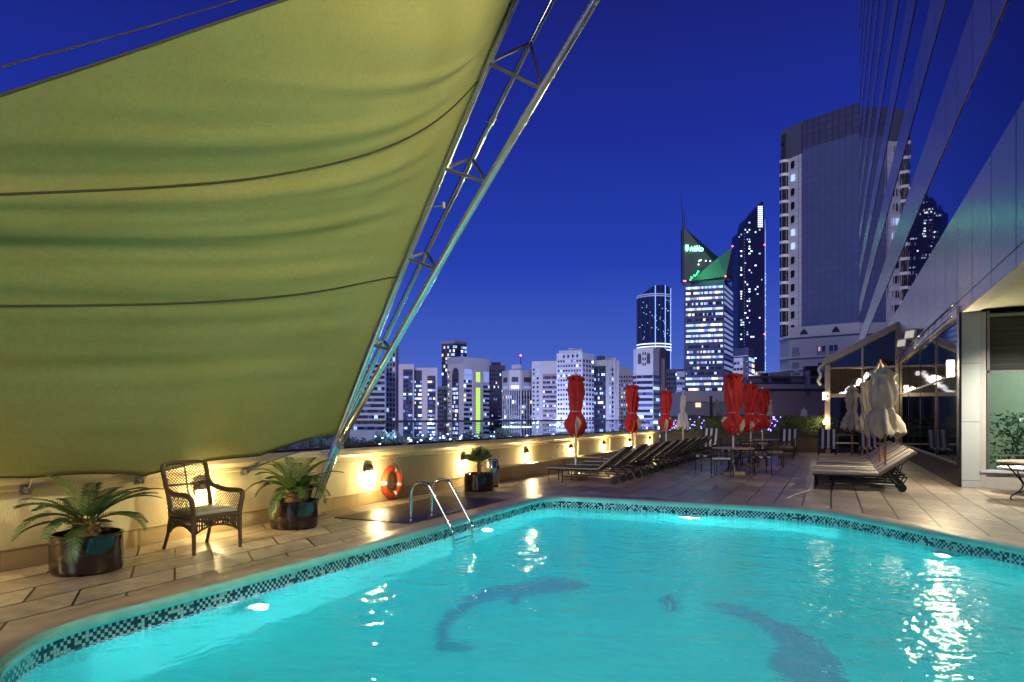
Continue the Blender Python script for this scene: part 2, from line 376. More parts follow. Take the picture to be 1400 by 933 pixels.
# mosaic band
m,nt,b=newmat('mosaic_band'); L=nt.links.new
uvn=N(nt,'ShaderNodeUVMap'); mp=N(nt,'ShaderNodeMapping'); mp.inputs['Scale'].default_value=(1/.03,1/.03,1); L(uvn.outputs[0],mp.inputs[0])
ck=N(nt,'ShaderNodeTexChecker'); ck.inputs['Scale'].default_value=1; L(mp.outputs[0],ck.inputs[0])
fl=N(nt,'ShaderNodeVectorMath',operation='FLOOR'); L(mp.outputs[0],fl.inputs[0]); wn=N(nt,'ShaderNodeTexWhiteNoise'); L(fl.outputs[0],wn.inputs['Vector'])
gt=N(nt,'ShaderNodeMath',operation='GREATER_THAN'); gt.inputs[1].default_value=.86; L(wn.outputs[0],gt.inputs[0])
xr=N(nt,'ShaderNodeMath',operation='SUBTRACT'); L(ck.outputs['Fac'],xr.inputs[0]); L(gt.outputs[0],xr.inputs[1]); ab=N(nt,'ShaderNodeMath',operation='ABSOLUTE'); L(xr.outputs[0],ab.inputs[0])
mx=N(nt,'ShaderNodeMix',data_type='RGBA'); L(ab.outputs[0],mx.inputs[0]); mx.inputs[6].default_value=(.008,.03,.06,1); mx.inputs[7].default_value=(.42,.62,.60,1)
fr=N(nt,'ShaderNodeVectorMath',operation='FRACTION'); L(mp.outputs[0],fr.inputs[0]); s2=N(nt,'ShaderNodeSeparateXYZ'); L(fr.outputs[0],s2.inputs[0])
mn=N(nt,'ShaderNodeMath',operation='MINIMUM'); L(s2.outputs[0],mn.inputs[0]); L(s2.outputs[1],mn.inputs[1]); lt=N(nt,'ShaderNodeMath',operation='LESS_THAN'); lt.inputs[1].default_value=.1; L(mn.outputs[0],lt.inputs[0])
m2=N(nt,'ShaderNodeMix',data_type='RGBA'); L(lt.outputs[0],m2.inputs[0]); L(mx.outputs[2],m2.inputs[6]); m2.inputs[7].default_value=(.02,.08,.10,1); L(m2.outputs[2],b.inputs['Base Color']); b.inputs['Roughness'].default_value=.2
M['mosaic']=m
struct(ringstrip('pool_mosaic_band',[(.02,-.09),(.02,-.27)],M['mosaic']))
M['pooltile']=mat('pool_tile',(.03,.62,.66),.75,var=.08,vs=1.2)
M['dolphin']=mat('dark_blue_floor_mosaic',(.01,.09,.22),.6,var=.3,vs=4)
WL=-.20; PD=-1.35
struct(ringstrip('pool_wall',[(.02,-.27),(.03,PD)],M['pooltile']))
inner=[Vector((*(loop[i]+nrm[i]*.02),PD)) for i in range(NL)]
mb=MB(); mb.add(inner,[tuple(t) for t in tessellate_polygon([inner])]); struct(mb.build('pool_floor',M['pooltile'],recalc=False))
def floor_inlay(name,pts,label):
    c=catmull(pts,5); v=[Vector((p.x,p.y,PD+.005)) for p in c]
    mb=MB(); mb.add(v,[tuple(t) for t in tessellate_polygon([v])]); return tag(mb.build(name,M['dolphin'],recalc=False),label,'floor mosaic')
def gp(px,py,z): 
    t=(HC-z)*F/(py-573); d=D(px,t); return (d.x,d.y)
def gpr(px,py):
    a=Vector(gp(px,py,WL)); d=(a-Vector((0,0))); hz=d.length; dn=d.normalized(); s_=(hz/math.hypot(hz,HC-WL))/1.33; tn=s_/math.sqrt(1-s_*s_)
    p=a+dn*tn*(WL-PD); return (p.x,p.y)
q=lambda l:[gpr(a,b2) for a,b2 in l]
floor_inlay('floor_mosaic',q([(596,888),(604,850),(640,815),(700,798),(760,792),(808,802),(770,808),(720,815),(705,828),(690,818),(650,828),(622,850),(612,872),(640,880),(655,886),(620,888)]),'curving dark blue animal shape in mosaic on the pool floor near the ladder side')
floor_inlay('floor_mosaic',q([(960,824),(1010,830),(1060,848),(1110,868),(1145,905),(1160,960),(1120,980),(1090,940),(1050,905),(1062,880),(1030,850),(990,836)]),'larger dark blue leaping shape in mosaic on the pool floor at the lower right')
floor_inlay('floor_mosaic',q([(905,820),(915,813),(926,820),(930,830),(918,835),(908,830)]),'small round dark blue spot in mosaic between the two larger shapes')
# water
def water_mat():
    m,nt,b=newmat('pool_water'); L=nt.links.new; out=nt.nodes['Material Output']; nt.nodes.remove(b)
    tc=N(nt,'ShaderNodeTexCoord')
    n1=N(nt,'ShaderNodeTexNoise'); n1.inputs['Scale'].default_value=2.4; n1.inputs['Detail'].default_value=3; n1.inputs['Distortion'].default_value=.6; L(tc.outputs['Object'],n1.inputs['Vector'])
    n2=N(nt,'ShaderNodeTexNoise'); n2.inputs['Scale'].default_value=9; n2.inputs['Detail'].default_value=3; L(tc.outputs['Object'],n2.inputs['Vector'])
    b1=N(nt,'ShaderNodeBump'); b1.inputs['Strength'].default_value=1; b1.inputs['Distance'].default_value=.030; L(n1.outputs[0],b1.inputs['Height'])
    b2=N(nt,'ShaderNodeBump'); b2.inputs['Strength'].default_value=1; b2.inputs['Distance'].default_value=.010; L(n2.outputs[0],b2.inputs['Height']); L(b1.outputs[0],b2.inputs['Normal'])
    g=N(nt,'ShaderNodeBsdfGlossy'); g.inputs['Roughness'].default_value=.035; L(b2.outputs[0],g.inputs['Normal'])
    t=N(nt,'ShaderNodeBsdfRefraction'); t.inputs[0].default_value=(.92,1,1,1); t.inputs['Roughness'].default_value=.21; t.inputs['IOR'].default_value=1.33; L(b1.outputs[0],t.inputs['Normal'])
    fr=N(nt,'ShaderNodeFresnel'); fr.inputs[0].default_value=1.33; L(b2.outputs[0],fr.inputs['Normal'])
    mx=N(nt,'ShaderNodeMixShader'); L(fr.outputs[0],mx.inputs[0]); L(t.outputs[0],mx.inputs[1]); L(g.outputs[0],mx.inputs[2]); L(mx.outputs[0],out.inputs[0])
    vol=N(nt,'ShaderNodeVolumeScatter'); vol.inputs['Color'].default_value=(.04,.93,1,1); vol.inputs['Density'].default_value=.24; vol.inputs['Anisotropy'].default_value=.0
    va=N(nt,'ShaderNodeVolumeAbsorption'); va.inputs['Color'].default_value=(.0,.90,.98,1); va.inputs['Density'].default_value=.13
    ad=N(nt,'ShaderNodeAddShader'); L(vol.outputs[0],ad.inputs[0]); L(va.outputs[0],ad.inputs[1]); L(ad.outputs[0],out.inputs['Volume'])
    return m
M['water']=water_mat()
top=[Vector((*(loop[i]+nrm[i]*.012),WL)) for i in range(NL)]; bot=[Vector((v.x,v.y,PD-.05)) for v in top]
mb=MB(); T=[tuple(t) for t in tessellate_polygon([top])]
mb.add(top+bot,T+[tuple(NL+i for i in t[::-1]) for t in T]+[(i,(i+1)%NL,NL+(i+1)%NL,NL+i) for i in range(NL)])
struct(mb.build('pool_water',M['water']))
# underwater lamps
M['poollens']=emis('underwater_lamp_lens',(.85,1,.95),.8)
def pool_light(x,y,nx,ny,label,e,z=-.62,rad=.12,off=.16,down=False):
    a=math.atan2(ny,nx)
    t=thing('pool_light',label,'underwater lamp',(x,y,z),a,'underwater lamps around the pool wall')
    mb=MB(); mb.lathe([(.085,0),(.125,.0),(.125,.02),(.085,.03)],24,(0,0,0),axis='X',caps=False); mb.build('bezel',M['chrome'],t,True)
    mb=MB(); mb.lathe([(.084,.004),(.084,.012),(.05,.02),(.001,.022)],24,(0,0,0),axis='X',caps=False); mb.build('lens',M['poollens'],t,True)
    if down:   # wide hooded fitting throwing its light down and out into the pool
        l=lamp('AREA','lamp_light',(.10,0,.05),e,(.92,1,.97),t,.34); l.data.shape='DISK'; l.rotation_euler=Vector((1,0,-1.05)).to_track_quat('-Z','Y').to_euler()
        m3=MB(); m3.rbox((.06,0,.10),(.16,.40,.02),.006); m3.build('hood',M['chrome'],t,True)
    l=lamp('POINT','lamp_light',(off,0,0),e*(.02 if down else 1),(.80,1,.98),t,rad)
    return t
PL=540
pool_light(-2.27,12.37,0,-1,'bright underwater lamp in the far pool wall below the lounger row',PL*2.6,-.52,.05,.10,True)
pool_light(1.40,10.40,-.8,-.6,'bright underwater lamp in the slanting pool wall at the right',PL*2.6,-.52,.05,.10,True)
pool_light(-4.99,4.85,1,0,'underwater lamp in the left pool wall below the wicker chair',PL*.75,-.50,.05,.1)
pool_light(-5.0,9.6,1,0,'underwater lamp in the left pool wall just beyond the steel ladder',PL*.75,-.5,.05,.1)
pool_light(-1.5,2.0,0,1,'underwater lamp in the near pool wall at the camera side',PL*1.3)
pool_light(2.7,6.0,-1,0,'underwater lamp in the right pool wall beside the hotel',PL)

# ------------------------------------------------------------------ parapet wall, lamps, rail
WX=-7.42
wall=thing('parapet_wall','long cream plastered parapet wall with moulded stone coping beside the pool deck','wall',(WX,12,0))
Y0,Y1=-9.0,20.4+0.0
Y1=20.6
mb=MB(); mb.box((-.14,0,.39),(.28,41,.78)); mb.build('plaster_face',M['wall'],wall)
prof=[(0.0,.775),(.03,.79),(.035,.84),(.065,.87),(.085,.90),(.085,.955),(.07,.98),(-.33,.98),(-.33,.775)]
mb=MB(); mb.ext([(a,-20.5,z) for a,z in prof],(0,41,0)); mb.build('coping',M['coping'],wall)
mb=MB(); mb.box((.012,0,.10),(.03,41,.20)); mb.box((.016,0,.205),(.04,41,.012)); mb.build('skirting',M['basestone'],wall)
# far low ledge step along the wall beyond the second umbrella
mb=MB(); mb.rbox((.19,11,.17),(.30,17.2,.34),.01); mb.build('low_ledge',M['basestone'],wall)
# glass railing
rail=thing('glass_railing','clear glass balustrade with slim dark top rail behind the parapet wall','railing',(WX-.30,12,.98))
mb=MB(); mb.tube([(0,-20.5,.47),(0,20.5,.47)],.022,8); mb.build('top_rail',M['bracket'],rail,True)
mb=MB(); mb.box((0,0,.02),(.05,41,.04))
mb.build('base_channel',M['darkbronze'],rail)
pg=MB()
for k in range(21):
    pg=MB(); pg.box((0,-19.5+k*1.98,.245),(.012,1.965,.40)); pg.build('glass_pane',M['glassrail'],rail)
for k in range(22):
    a=MB(); a.rbox((.03,-20.4+k*1.98,.03),(.05,.16,.05),.01); a.build('clamp',M['chrome'],rail,True)
# wall lamps
def wall_lamp():
    t=thing('wall_lamp','x','wall lamp',(0,0,0),0,'round hooded lamps along the parapet wall')
    mb=MB(); n=16; vs=[];fs=[]
    # hood: upper half of a flattened dome, facing +x
    for i in range(9):
        ph=PI/2*i/8
        for k in range(n+1):
            th=PI*k/n; r=.115*math.cos(ph); vs.append((.075*math.sin(ph)+.01,r*math.cos(th),r*math.sin(th)*1.05-.002))
    for i in range(8):
        for k in range(n): fs.append((i*(n+1)+k,i*(n+1)+k+1,(i+1)*(n+1)+k+1,(i+1)*(n+1)+k))
    mb.add(vs,fs); mb.lathe([(.118,-.012),(.118,.008),(.1,.012)],24,(0,0,0),axis='X'); hood=mb.build('hood',M['lampbody'],t,True)
    mb=MB(); vs=[];fs=[]
    for i in range(9):
        ph=PI/2*i/8
        for k in range(n+1):
            th=-PI*k/n; r=.098*math.cos(ph); vs.append((.06*math.sin(ph)+.013,r*math.cos(th),r*math.sin(th)-.004))
    for i in range(8):
        for k in range(n): fs.append((i*(n+1)+k,i*(n+1)+k+1,(i+1)*(n+1)+k+1,(i+1)*(n+1)+k))
    mb.add(vs,fs); mb.build('lens',M['lens'],hood,True)
    l=lamp('POINT','lamp_light',(.17,0,-.10),44,(1,.75,.33),t,.03)
    return t
WLAB=[(2.9,'wall lamp nearest the camera, beyond the big cycad pot under the sail'),(6.33,'lit wall lamp showing through the back of the wicker chair'),(9.86,'lit wall lamp between the truss foot and the orange life ring'),
(13.3,'lit wall lamp just left of the small fan palm pot'),(16.75,'lit wall lamp between the fan palm and the nearest red umbrella'),(20.2,'lit wall lamp just left of the pole of the nearest red umbrella'),
(23.65,'lit wall lamp between the first and second red umbrellas'),(27.1,'lit wall lamp beside the pole of the second red umbrella'),(30.5,'farthest lit wall lamp near the end of the parapet')]
wl=wall_lamp()
for i,(y,lb) in enumerate(WLAB):
    o=wl if i==0 else copy_tree(wl); place(o,(WX+.012,y,.59),0,lb)
# pilasters of far wall
for y,lb in((12.0+7.6,'a'),):
    pass
for y in (20.9,24.4,28.0,31.0):
    mb=MB(); mb.box((.02,y-12,.55),(.045,.14,.45)); mb.build('pilaster',M['coping'],wall)
mb=MB(); mb.tube([(.03,6.9,.70),(.07,6.9,.72),(.07,8.2,.72),(.03,8.2,.70)],.012,6); mb.tube([(.07,6.9,.72),(.07,6.9,.62)],.012,6)
o=mb.build('grab_rail',M['bracket'],None,True); o.location=(WX,12,0); tag(o,'thin metal bar fixed to the parapet right of the ashtray bin','rail')

# ------------------------------------------------------------------ truss and sail
def bend(p,q,r_,n=7):      # one smooth bend through three sighted points, as the rolled tubes have
    out=[]
    for i in range(n):
        t=i/(n-1)*2-1; out.append(tuple(q[k]+(r_[k]-p[k])/2*t+((r_[k]+p[k])/2-q[k])*t*t for k in(0,1)))
    return out
Lp=bend((461,598),(576,306),(704.5,0)); Mp=bend((463,599),(605,300),(755.4,0)); Rp=bend((467,601),(637,300),(814.4,0))
def chord(pts,k):
    out=[]
    for px,py in pts:
        s=(600-py)/600; out.append(on_y(px,py,8.5+k*s))
    d=(out[-1]-out[-2]).normalized(); out.append(out[-1]+d*1.1); return out
Lc,Mc,Rc=chord(Lp,.12),chord(Mp,.75),chord(Rp,-.25)
foot=Vector((-7.34,8.28,0.0)); knot=on_y(461.5,604,8.5)
truss=thing('truss_mast','leaning three-tube steel truss mast carrying the right edge of the sail','mast',foot)
def sm(pts,k=6):
    out=[];n=len(pts)
    for i in range(n-1):
        p0=pts[max(i-1,0)];p1=pts[i];p2=pts[i+1];p3=pts[min(i+2,n-1)]
        for q_ in range(k):
            t=q_/k; out.append(.5*((2*p1)+(p2-p0)*t+(2*p0-5*p1+4*p2-p3)*t*t+(3*p1-p0-3*p2+p3)*t**3))
    out.append(pts[-1]); return out
loc=lambda l:[p-foot for p in l]
for c in (Lc,Mc,Rc):
    mb=MB(); mb.tube(loc(sm([knot]+c)),(.053 if c is not Mc else .040),12); mb.build('chord',M['truss'],truss,'all')
base0=foot+Vector((.0,0,.04))
mb=MB()
for dx,dy in((-.05,0),(.04,.03),(.03,-.05)):
    a=knot+Vector((dx*.6,dy,0)); mb.tube(loc([a+(a-base0)*.05,base0+Vector((dx,dy,0))]),.04,12)
mb.build('mast_foot',M['truss'],truss,True)
mb=MB(); d=(knot-base0).normalized(); mb.tube(loc([knot-d*.07,knot+d*.07]),.095,16); mb.build('collar',M['bracket'],truss,True)
mb=MB(); mb.rbox((.06,0,.012),(.26,.3,.024),.006)
for a in(-1,1):
    for c in(-1,1): mb.tube([(.06+a*.09,c*.11,.02),(.06+a*.09,c*.11,.05)],.014,6)
mb.build('base_plate',M['bracket'],truss,True)
def at_py(c,src,py):
    for i in range(len(src)-1):
        if src[i][1]>=py>=src[i+1][1]:
            f=(src[i][1]-py)/(src[i][1]-src[i+1][1]); return c[i].lerp(c[i+1],f)
    return c[-2]
for l_,m_,r_ in((86,59,122),(230,217,250),(353,345,368),(471,466,479)):
    a,b_,c=at_py(Lc,Lp,l_),at_py(Mc,Mp,m_),at_py(Rc,Rp,r_)
    mb=MB()
    for p,q_ in((a,b_),(b_,c),(a,c)): mb.tube(loc([p,q_]),.024,8)
    mb.build('brace_triangle',M['bracket'],truss,True)
for py in(165,):
    for c,s_ in((Lc,Lp),(Mc,Mp),(Rc,Rp)):
        mb=MB(); p=at_py(c,s_,py); u=(at_py(c,s_,py-20)-p).normalized(); mb.tube(loc([p-u*.05,p+u*.05]),.060,12); mb.build('chord_sleeve',M['truss'],truss,True)
# sail
bot_pts={0:(-7.2,.92)}
NU,NV=150,130
apexT=Lc[-1]
Nedge=[Vector((-7.2,-1.0,.86)),Vector((-5.15,2.75,3.72)),Vector((-4.19,4.42,5.05)),Vector((-3.55,6.6,6.75)),apexT+Vector((.05,-.35,.25))]
Tedge=[on_y(460,596,8.47)+Vector((-.02,0,0))]+[p+Vector((-.03,-.05,.0)) for p in Lc[1:]]
Ns=sm(Nedge,12); Ts=sm(Tedge,12)
def along(c,v):
    tot=[0]
    for i in range(len(c)-1): tot.append(tot[-1]+(c[i+1]-c[i]).length)
    s=v*tot[-1]
    for i in range(len(c)-1):
        if s<=tot[i+1]+1e-9: return c[i].lerp(c[i+1],(s-tot[i])/(tot[i+1]-tot[i]))
    return c[-1]
anch=[-1.0,.9,2.5,4.1,5.26,6.95,8.45]; az=[.86,.9,.92,.93,.86,1.0,1.26]
def bottom(y):
    for i in range(len(anch)-1):
        if y<=anch[i+1]:
            f=max(0,(y-anch[i])/(anch[i+1]-anch[i])); L_=anch[i+1]-anch[i]
            return az[i]+(az[i+1]-az[i])*f+ .028*L_*math.sin(PI*f)
    return az[-1]
VNT=[(0,0),(.34,.205),(.55,.245),(.715,.285),(.86,.47),(1,1.0001)]
def vN(w_):
    for (a,b_),(c,d_) in zip(VNT,VNT[1:]):
        if w_<=c: return b_+(d_-b_)*(w_-a)/(c-a)
    return 1.0001
def sail_pt(u,v):
    a=along(Ns,v); b_=along(Ts,v); p=a.lerp(b_,u)
    ed=max(0,math.sin(PI*u))**1.4
    # belly and long soft folds
    d=Vector((.40,0,-.75)).normalized()
    p=p+d*(.20*ed*max(0,math.sin(PI*min(1,v*1.05)))**.7)
    lo,hi=0.0,1.0
    for _ in range(22):
        w_=(lo+hi)/2
        if (1-u)*vN(w_)+u*w_<v: lo=w_
        else: hi=w_
    w_=(lo+hi)/2; q1=math.sin(50*w_+1.6*u+.8*math.sin(3.1*u)+.4); am=.45+.55*math.sin(PI*min(1,.15+u))
    wr=.026*(abs(q1)**.8*(1 if q1>0 else -1))*am*(.6+.4*math.sin(9*w_+2))+.032*math.sin(23*w_+1.3-1.1*u)+.016*math.sin(93*w_-2.5*u+1)*(.3+.7*u)+.008*math.sin(150*w_+4*u)
    nn=Vector((.78,.05,-.6))
    p=p+nn*wr*min(1,v*6)*min(1,(1-u)*4)**1.3*min(1,u*6+.25)
    if v<.25:
        y=p.y; k=(1-v/.25)**2
        p.z += (bottom(y)-(along(Ns,0).lerp(along(Ts,0),u)).z)*k
        p.x += (.01*math.sin(y*7))*k
    return p
mb=MB(); vs=[]
for j in range(NV+1):
    for i in range(NU+1): vs.append(sail_pt(i/NU,j/NV))
org=Vector((-7.2,4.1,.93))
mb.add(vs,[(j*(NU+1)+i,j*(NU+1)+i+1,(j+1)*(NU+1)+i+1,(j+1)*(NU+1)+i) for j in range(NV) for i in range(NU)])
sail=thing('shade_sail','huge olive green canvas shade sail stretched from the parapet up to the truss','shade sail',org)
o=canvas=mb.build('canvas',M['sail'],sail,'all'); o.location=-org
sol=o.modifiers.new('thick','SOLIDIFY'); sol.thickness=.006
def proj(p):
    d=Vector((fx,fy)); q_=Vector((p.x,p.y)); dep=q_.dot(d); return 700+F*q_.dot(Vector((rx,ry)))/dep, 573-F*(p.z-HC)/dep
def solve(pyR,pyL):
    v1=min((abs(proj(sail_pt(1,k/400))[1]-pyR),k/400) for k in range(20,400))[1]; best=None
    for k in range(4,380,3):
        v0=k/400; prev=None
        for i in range(0,61):
            q_=proj(sail_pt(i/60,v0+(v1-v0)*(i/60)**1.05))
            if prev and prev[0]<=0<=q_[0]:
                y=prev[1]+(q_[1]-prev[1])*(-prev[0])/(q_[0]-prev[0]+1e-9); e_=abs(y-pyL)
                if best is None or e_<best[0]: best=(e_,v0)
                break
            prev=q_
    return best[1],v1
def seam(v0,v1):
    mb=MB(); pts=[sail_pt(i/60,v0+(v1-v0)*(i/60)**1.05)+Vector((.012,0,-.012)) for i in range(61)]
    mb.tube(pts,.011,6); o=mb.build('seam',M['seam'],canvas,'all')
seam(*solve(378,415)); seam(*solve(110,268))
for fn_ in (lambda s:sail_pt(0,s),lambda s:sail_pt(s,0)):
    mb=MB(); mb.tube([fn_(i/80) for i in range(81)],.012,6); o=mb.build('edge_rope',M['seam'],canvas,'all')
# straps tying sail to mast lacing
mb=MB(); mb.tube([on_y(592,283,8.55),on_y(607,281,8.62)],.012,6); mb.tube([on_y(606,277,8.6),on_y(606,285,8.6)],.03,6)
o=mb.build('turnbuckle',M['bracket'],truss,True); o.location=-foot
# brackets
BLAB=['wall bracket and plate at the left holding the sail above the big cycad','wall bracket and plate holding the sail left of the wicker chair','wall bracket and plate tied by thin cable right of the wicker chair']
for i,(pw,pc,ps) in enumerate((((35,670),(46,648),(55,630)),((190,657),(208,644),(213,633)),((334,645),(345,640),(352,634)))):
    a=on_x(*pw,WX+.03)
    t=thing('sail_bracket',BLAB[i],'bracket',a,0,'brackets fixing the sail to the parapet')
    mb=MB(); mb.rbox((0,0,0),(.02,.12,.10),.005); mb.build('wall_plate',M['bracket'],t,True)
    mb=MB(); mb.rbox((.04,.02,0),(.06,.012,.06),.004); mb.rbox((.04,-.02,0),(.06,.012,.06),.004); mb.tube([(.05,-.04,.0),(.05,.04,.0)],.011,8)
    for s_ in(-1,1):
        for r_ in(-1,1): mb.tube([(.008,s_*.045,r_*.036),(.018,s_*.045,r_*.036)],.008,6)
    mb.build('lug',M['bracket'],t,True)
    b_=on_x(*pc,WX+.20)-a; c=on_x(*ps,WX+.24)-a
    mb=MB(); mb.tube([Vector((.05,0,0)),b_],.009,6); mb.build('tie_rod',M['chrome'],t,True)
    mb=MB(); dd=(c-b_).normalized(); rot=dd.to_track_quat('Z','X').to_matrix()
    mb.rbox((b_+c)/2,(.012,.075,(c-b_).length+.05),.004,rot=rot)
    for k in(-1,1):
        for g in(-.3,.3): mb.tube([(b_+c)/2+rot@Vector((-.01,k*.02,g*(c-b_).length)),(b_+c)/2+rot@Vector((.012,k*.02,g*(c-b_).length))],.006,6)
    mb.build('clamp_plate',M['chrome'] if i else M['bracket'],t,True)
mb=MB(); mb.tube([on_x(345,640,WX+.22),on_y(456,601,8.45)],.005,5); tag(mb.build('guy_cable',M['chrome'],None,True),'thin cable from the third wall bracket up to the truss collar','cable')
mb=MB(); A=P3(-60,109,5.2); B=P3(345,-6,8.0); mb.tube([A+(A-B)*.3,A,A.lerp(B,.5)+Vector((0,0,-.02)),B,B+(B-A)*.5],.008,6); tag(mb.build('stay_cable',M['seam'],None,True),'dark stay cable crossing the sky above the top edge of the sail','cable')

# ------------------------------------------------------------------ pots and plants
def pot_mb(r=.32,h=.38):
    mb=MB(); mb.lathe([(r*.93,0),(r*.97,.015),(r,.05),(r*1.0,h*.5),(r*.985,h-.03),(r*1.01,h-.02),(r*1.01,h-.004),(r*.985,h),(r*.93,h),(r*.92,h-.05),(r*.92,h-.08)],40,caps=True,fn=lambda w,z:1+.006*math.sin(3*w+z*7)); return mb
def cycad(name,label,loc,rz,seed,nf=20,ln=.72,lift=1.0,group='cycads and palms in dark glazed pots',tall=.40):
    g=random.Random(seed)
    t=thing(name,label,'potted plant',loc,rz,group)
    pt_=pot_mb().build('pot',M['pot'],t,True)
    mb=MB(); mb.lathe([(.285,0),(.2,.01),(.001,.02)],20,(0,0,.31)); mb.build('soil',M['soil'],pt_,True)
    mb=MB(); mb.lathe([(.07,.30),(.105,.34),(.11,.39),(.09,.45),(.05,.49),(.001,.50)],14,(0,0,0),fn=lambda w,z:1+.12*math.sin(7*w+z*60))
    for k in range(60):
        a=g.uniform(0,2*PI); z=g.uniform(.33,.46); r=.10; p=Vector((r*math.cos(a),r*math.sin(a),z)); q_=p+Vector((math.cos(a)*.035,math.sin(a)*.035,.03)); mb.tube([p,q_],[.011,.003],4)
    mb.build('trunk',M['cone'],t,True)
    for f in range(nf):
        a=2*PI*f/nf+g.uniform(-.2,.2); rise=g.uniform(.12,1.15) if f%3 else g.uniform(.9,1.4); l_=ln*g.uniform(.8,1.08)
        pts=[];el=rise; p=Vector((.03*math.cos(a),.03*math.sin(a),.46)); K=14; az_=a
        droop=g.uniform(1.1,1.7)*(1.1 if rise<.8 else .8)
        for k in range(K+1):
            pts.append(p.copy()); e_=el-droop*(k/K)**1.3*1.15; az_+=g.uniform(-.02,.02)
            p=p+Vector((math.cos(az_)*math.cos(e_),math.sin(az_)*math.cos(e_),math.sin(e_)*lift))*(l_/K)
        mb=MB(); mb.tube(pts,[.006*(1-.7*i/K)+.001 for i in range(K+1)],4)
        sub=[]
        for i in range(K):
            for h in(0,.5):
                sub.append((pts[i].lerp(pts[i+1],h),(pts[i+1]-pts[i]).normalized(),(i+h)/K))
        for (p,d,s) in sub:
            if s<.12: continue
            side=d.cross(Vector((0,0,1)))
            if side.length<.05: side=Vector((-math.sin(a),math.cos(a),0))
            side.normalize(); up=side.cross(d).normalized()
            ll=.125*max(0,math.sin(PI*min(1,(s*.82+.14))))**.6*g.uniform(.85,1.1)
            for sg_ in(-1,1):
                dir_=(side*sg_*.85+d*.62+up*.22+Vector((0,0,-.04))).normalized(); wd=.0075
                e_=p+dir_*ll; mid=p+dir_*ll*.5
                mb.add([p-d*wd,p+d*wd,mid+d*wd+up*.004,e_+Vector((0,0,-.012)),mid-d*wd+up*.004],[(0,1,2,3,4)])
        mb.build('frond',M['frond2'] if rise>.95 else M['frond'],t,'all',recalc=False)
    return t
cycad('potted_cycad','large cycad with arching fronds in dark glazed pot left of the wicker chair',(-6.67,4.34,0),.3,3,24,.78,.82)
cycad('potted_cycad','cycad in dark glazed pot between the wicker chair and the truss foot',(-6.74,7.30,0),1.1,8,26,.70,1.1)
# small hanging pot behind
t=thing('small_potted_cycad','small tapered pot with feathery leaves hung on the wall at the truss foot','potted plant',(-7.17,8.02,.30),0,'cycads and palms in dark glazed pots')
mb=MB(); mb.lathe([(.065,0),(.10,.17),(.11,.18),(.11,.2),(.095,.2),(.09,.16)],20); mb.build('pot',M['pot'],t,True)
mb=MB(); mb.tube([(-.12,0,.13),(-.22,0,.13)],.012,6); mb.tube([(.115*math.cos(k*PI/8),.115*math.sin(k*PI/8),.15) for k in range(16)],.007,5,closed=True); mb.build('wall_hook',M['bracket'],t,True)
g=random.Random(5)
for f in range(13):
    a=2*PI*f/13; mb=MB(); p=Vector((0,0,.18)); pts=[]; e0=g.uniform(.4,1.3); ln=g.uniform(.28,.42)
    for k in range(9):
        pts.append(p.copy()); e_=e0-1.7*(k/8)**1.3; p=p+Vector((math.cos(a)*math.cos(e_),math.sin(a)*math.cos(e_),math.sin(e_)))*ln/8
    mb.tube(pts,.003,4)
    for i in range(1,8):
        for h in(0,.5):
            q_=pts[i].lerp(pts[i+1],h); d=(pts[i+1]-pts[i]).normalized(); sd=Vector((-math.sin(a),math.cos(a),0))
            for s_ in(-1,1):
                e_=q_+(sd*s_*.8+d*.6)*.085; mb.add([q_-d*.006,q_+d*.006,(q_+e_)/2+d*.007,e_,(q_+e_)/2-d*.007],[(0,1,2,3,4)])
    mb.build('frond',M['frond'],t,'all',recalc=False)
# fan palm
t=thing('potted_fan_palm','small fan palm with stiff spiky leaves in dark pot beside the ashtray bin','potted plant',(-6.67,12.64,0),0,'cycads and palms in dark glazed pots')
pot_mb(.31,.37).build('pot',M['pot'],t,True)
mb=MB(); mb.lathe([(.28,0),(.2,.01),(.001,.02)],20,(0,0,.30)); mb.build('soil',M['soil'],t,True)
mb=MB(); mb.lathe([(.04,.30),(.035,.4),(.04,.5),(.03,.58)],10,fn=lambda w,z:1+.15*math.sin(5*w+z*70))
for k in range(14):
    a=g.uniform(0,2*PI); z=g.uniform(.38,.52); p=Vector((.03*math.cos(a),.03*math.sin(a),z)); mb.tube([p,p+Vector((math.cos(a)*.06,math.sin(a)*.06,.05))],[.006,.003],4)
mb.build('trunk',M['cone'],t,True)
for f in range(13):
    a=2*PI*f/13+.2; el=g.uniform(.35,1.35); d=Vector((math.cos(a)*math.cos(el),math.sin(a)*math.cos(el),math.sin(el))); p0=Vector((0,0,.55)); p1=p0+d*g.uniform(.10,.16)
    mb=MB(); mb.tube([p0,p1],.006,4); sd=Vector((-math.sin(a),math.cos(a),0)); up=d.cross(sd)
    for k in range(15):
        w_=(k-7)/7*1.15; dd=(d*math.cos(w_)+sd*math.sin(w_)).normalized(); ll=g.uniform(.24,.30); pr=dd.cross(up).normalized()*.011
        mb.add([p1,p1+dd*ll*.55-pr,p1+dd*ll+Vector((0,0,-.01)),p1+dd*ll*.55+pr+up*.005],[(0,1,2,3)])
    mb.build('frond',M['frond2'] if f%2 else M['frond'],t,recalc=False)
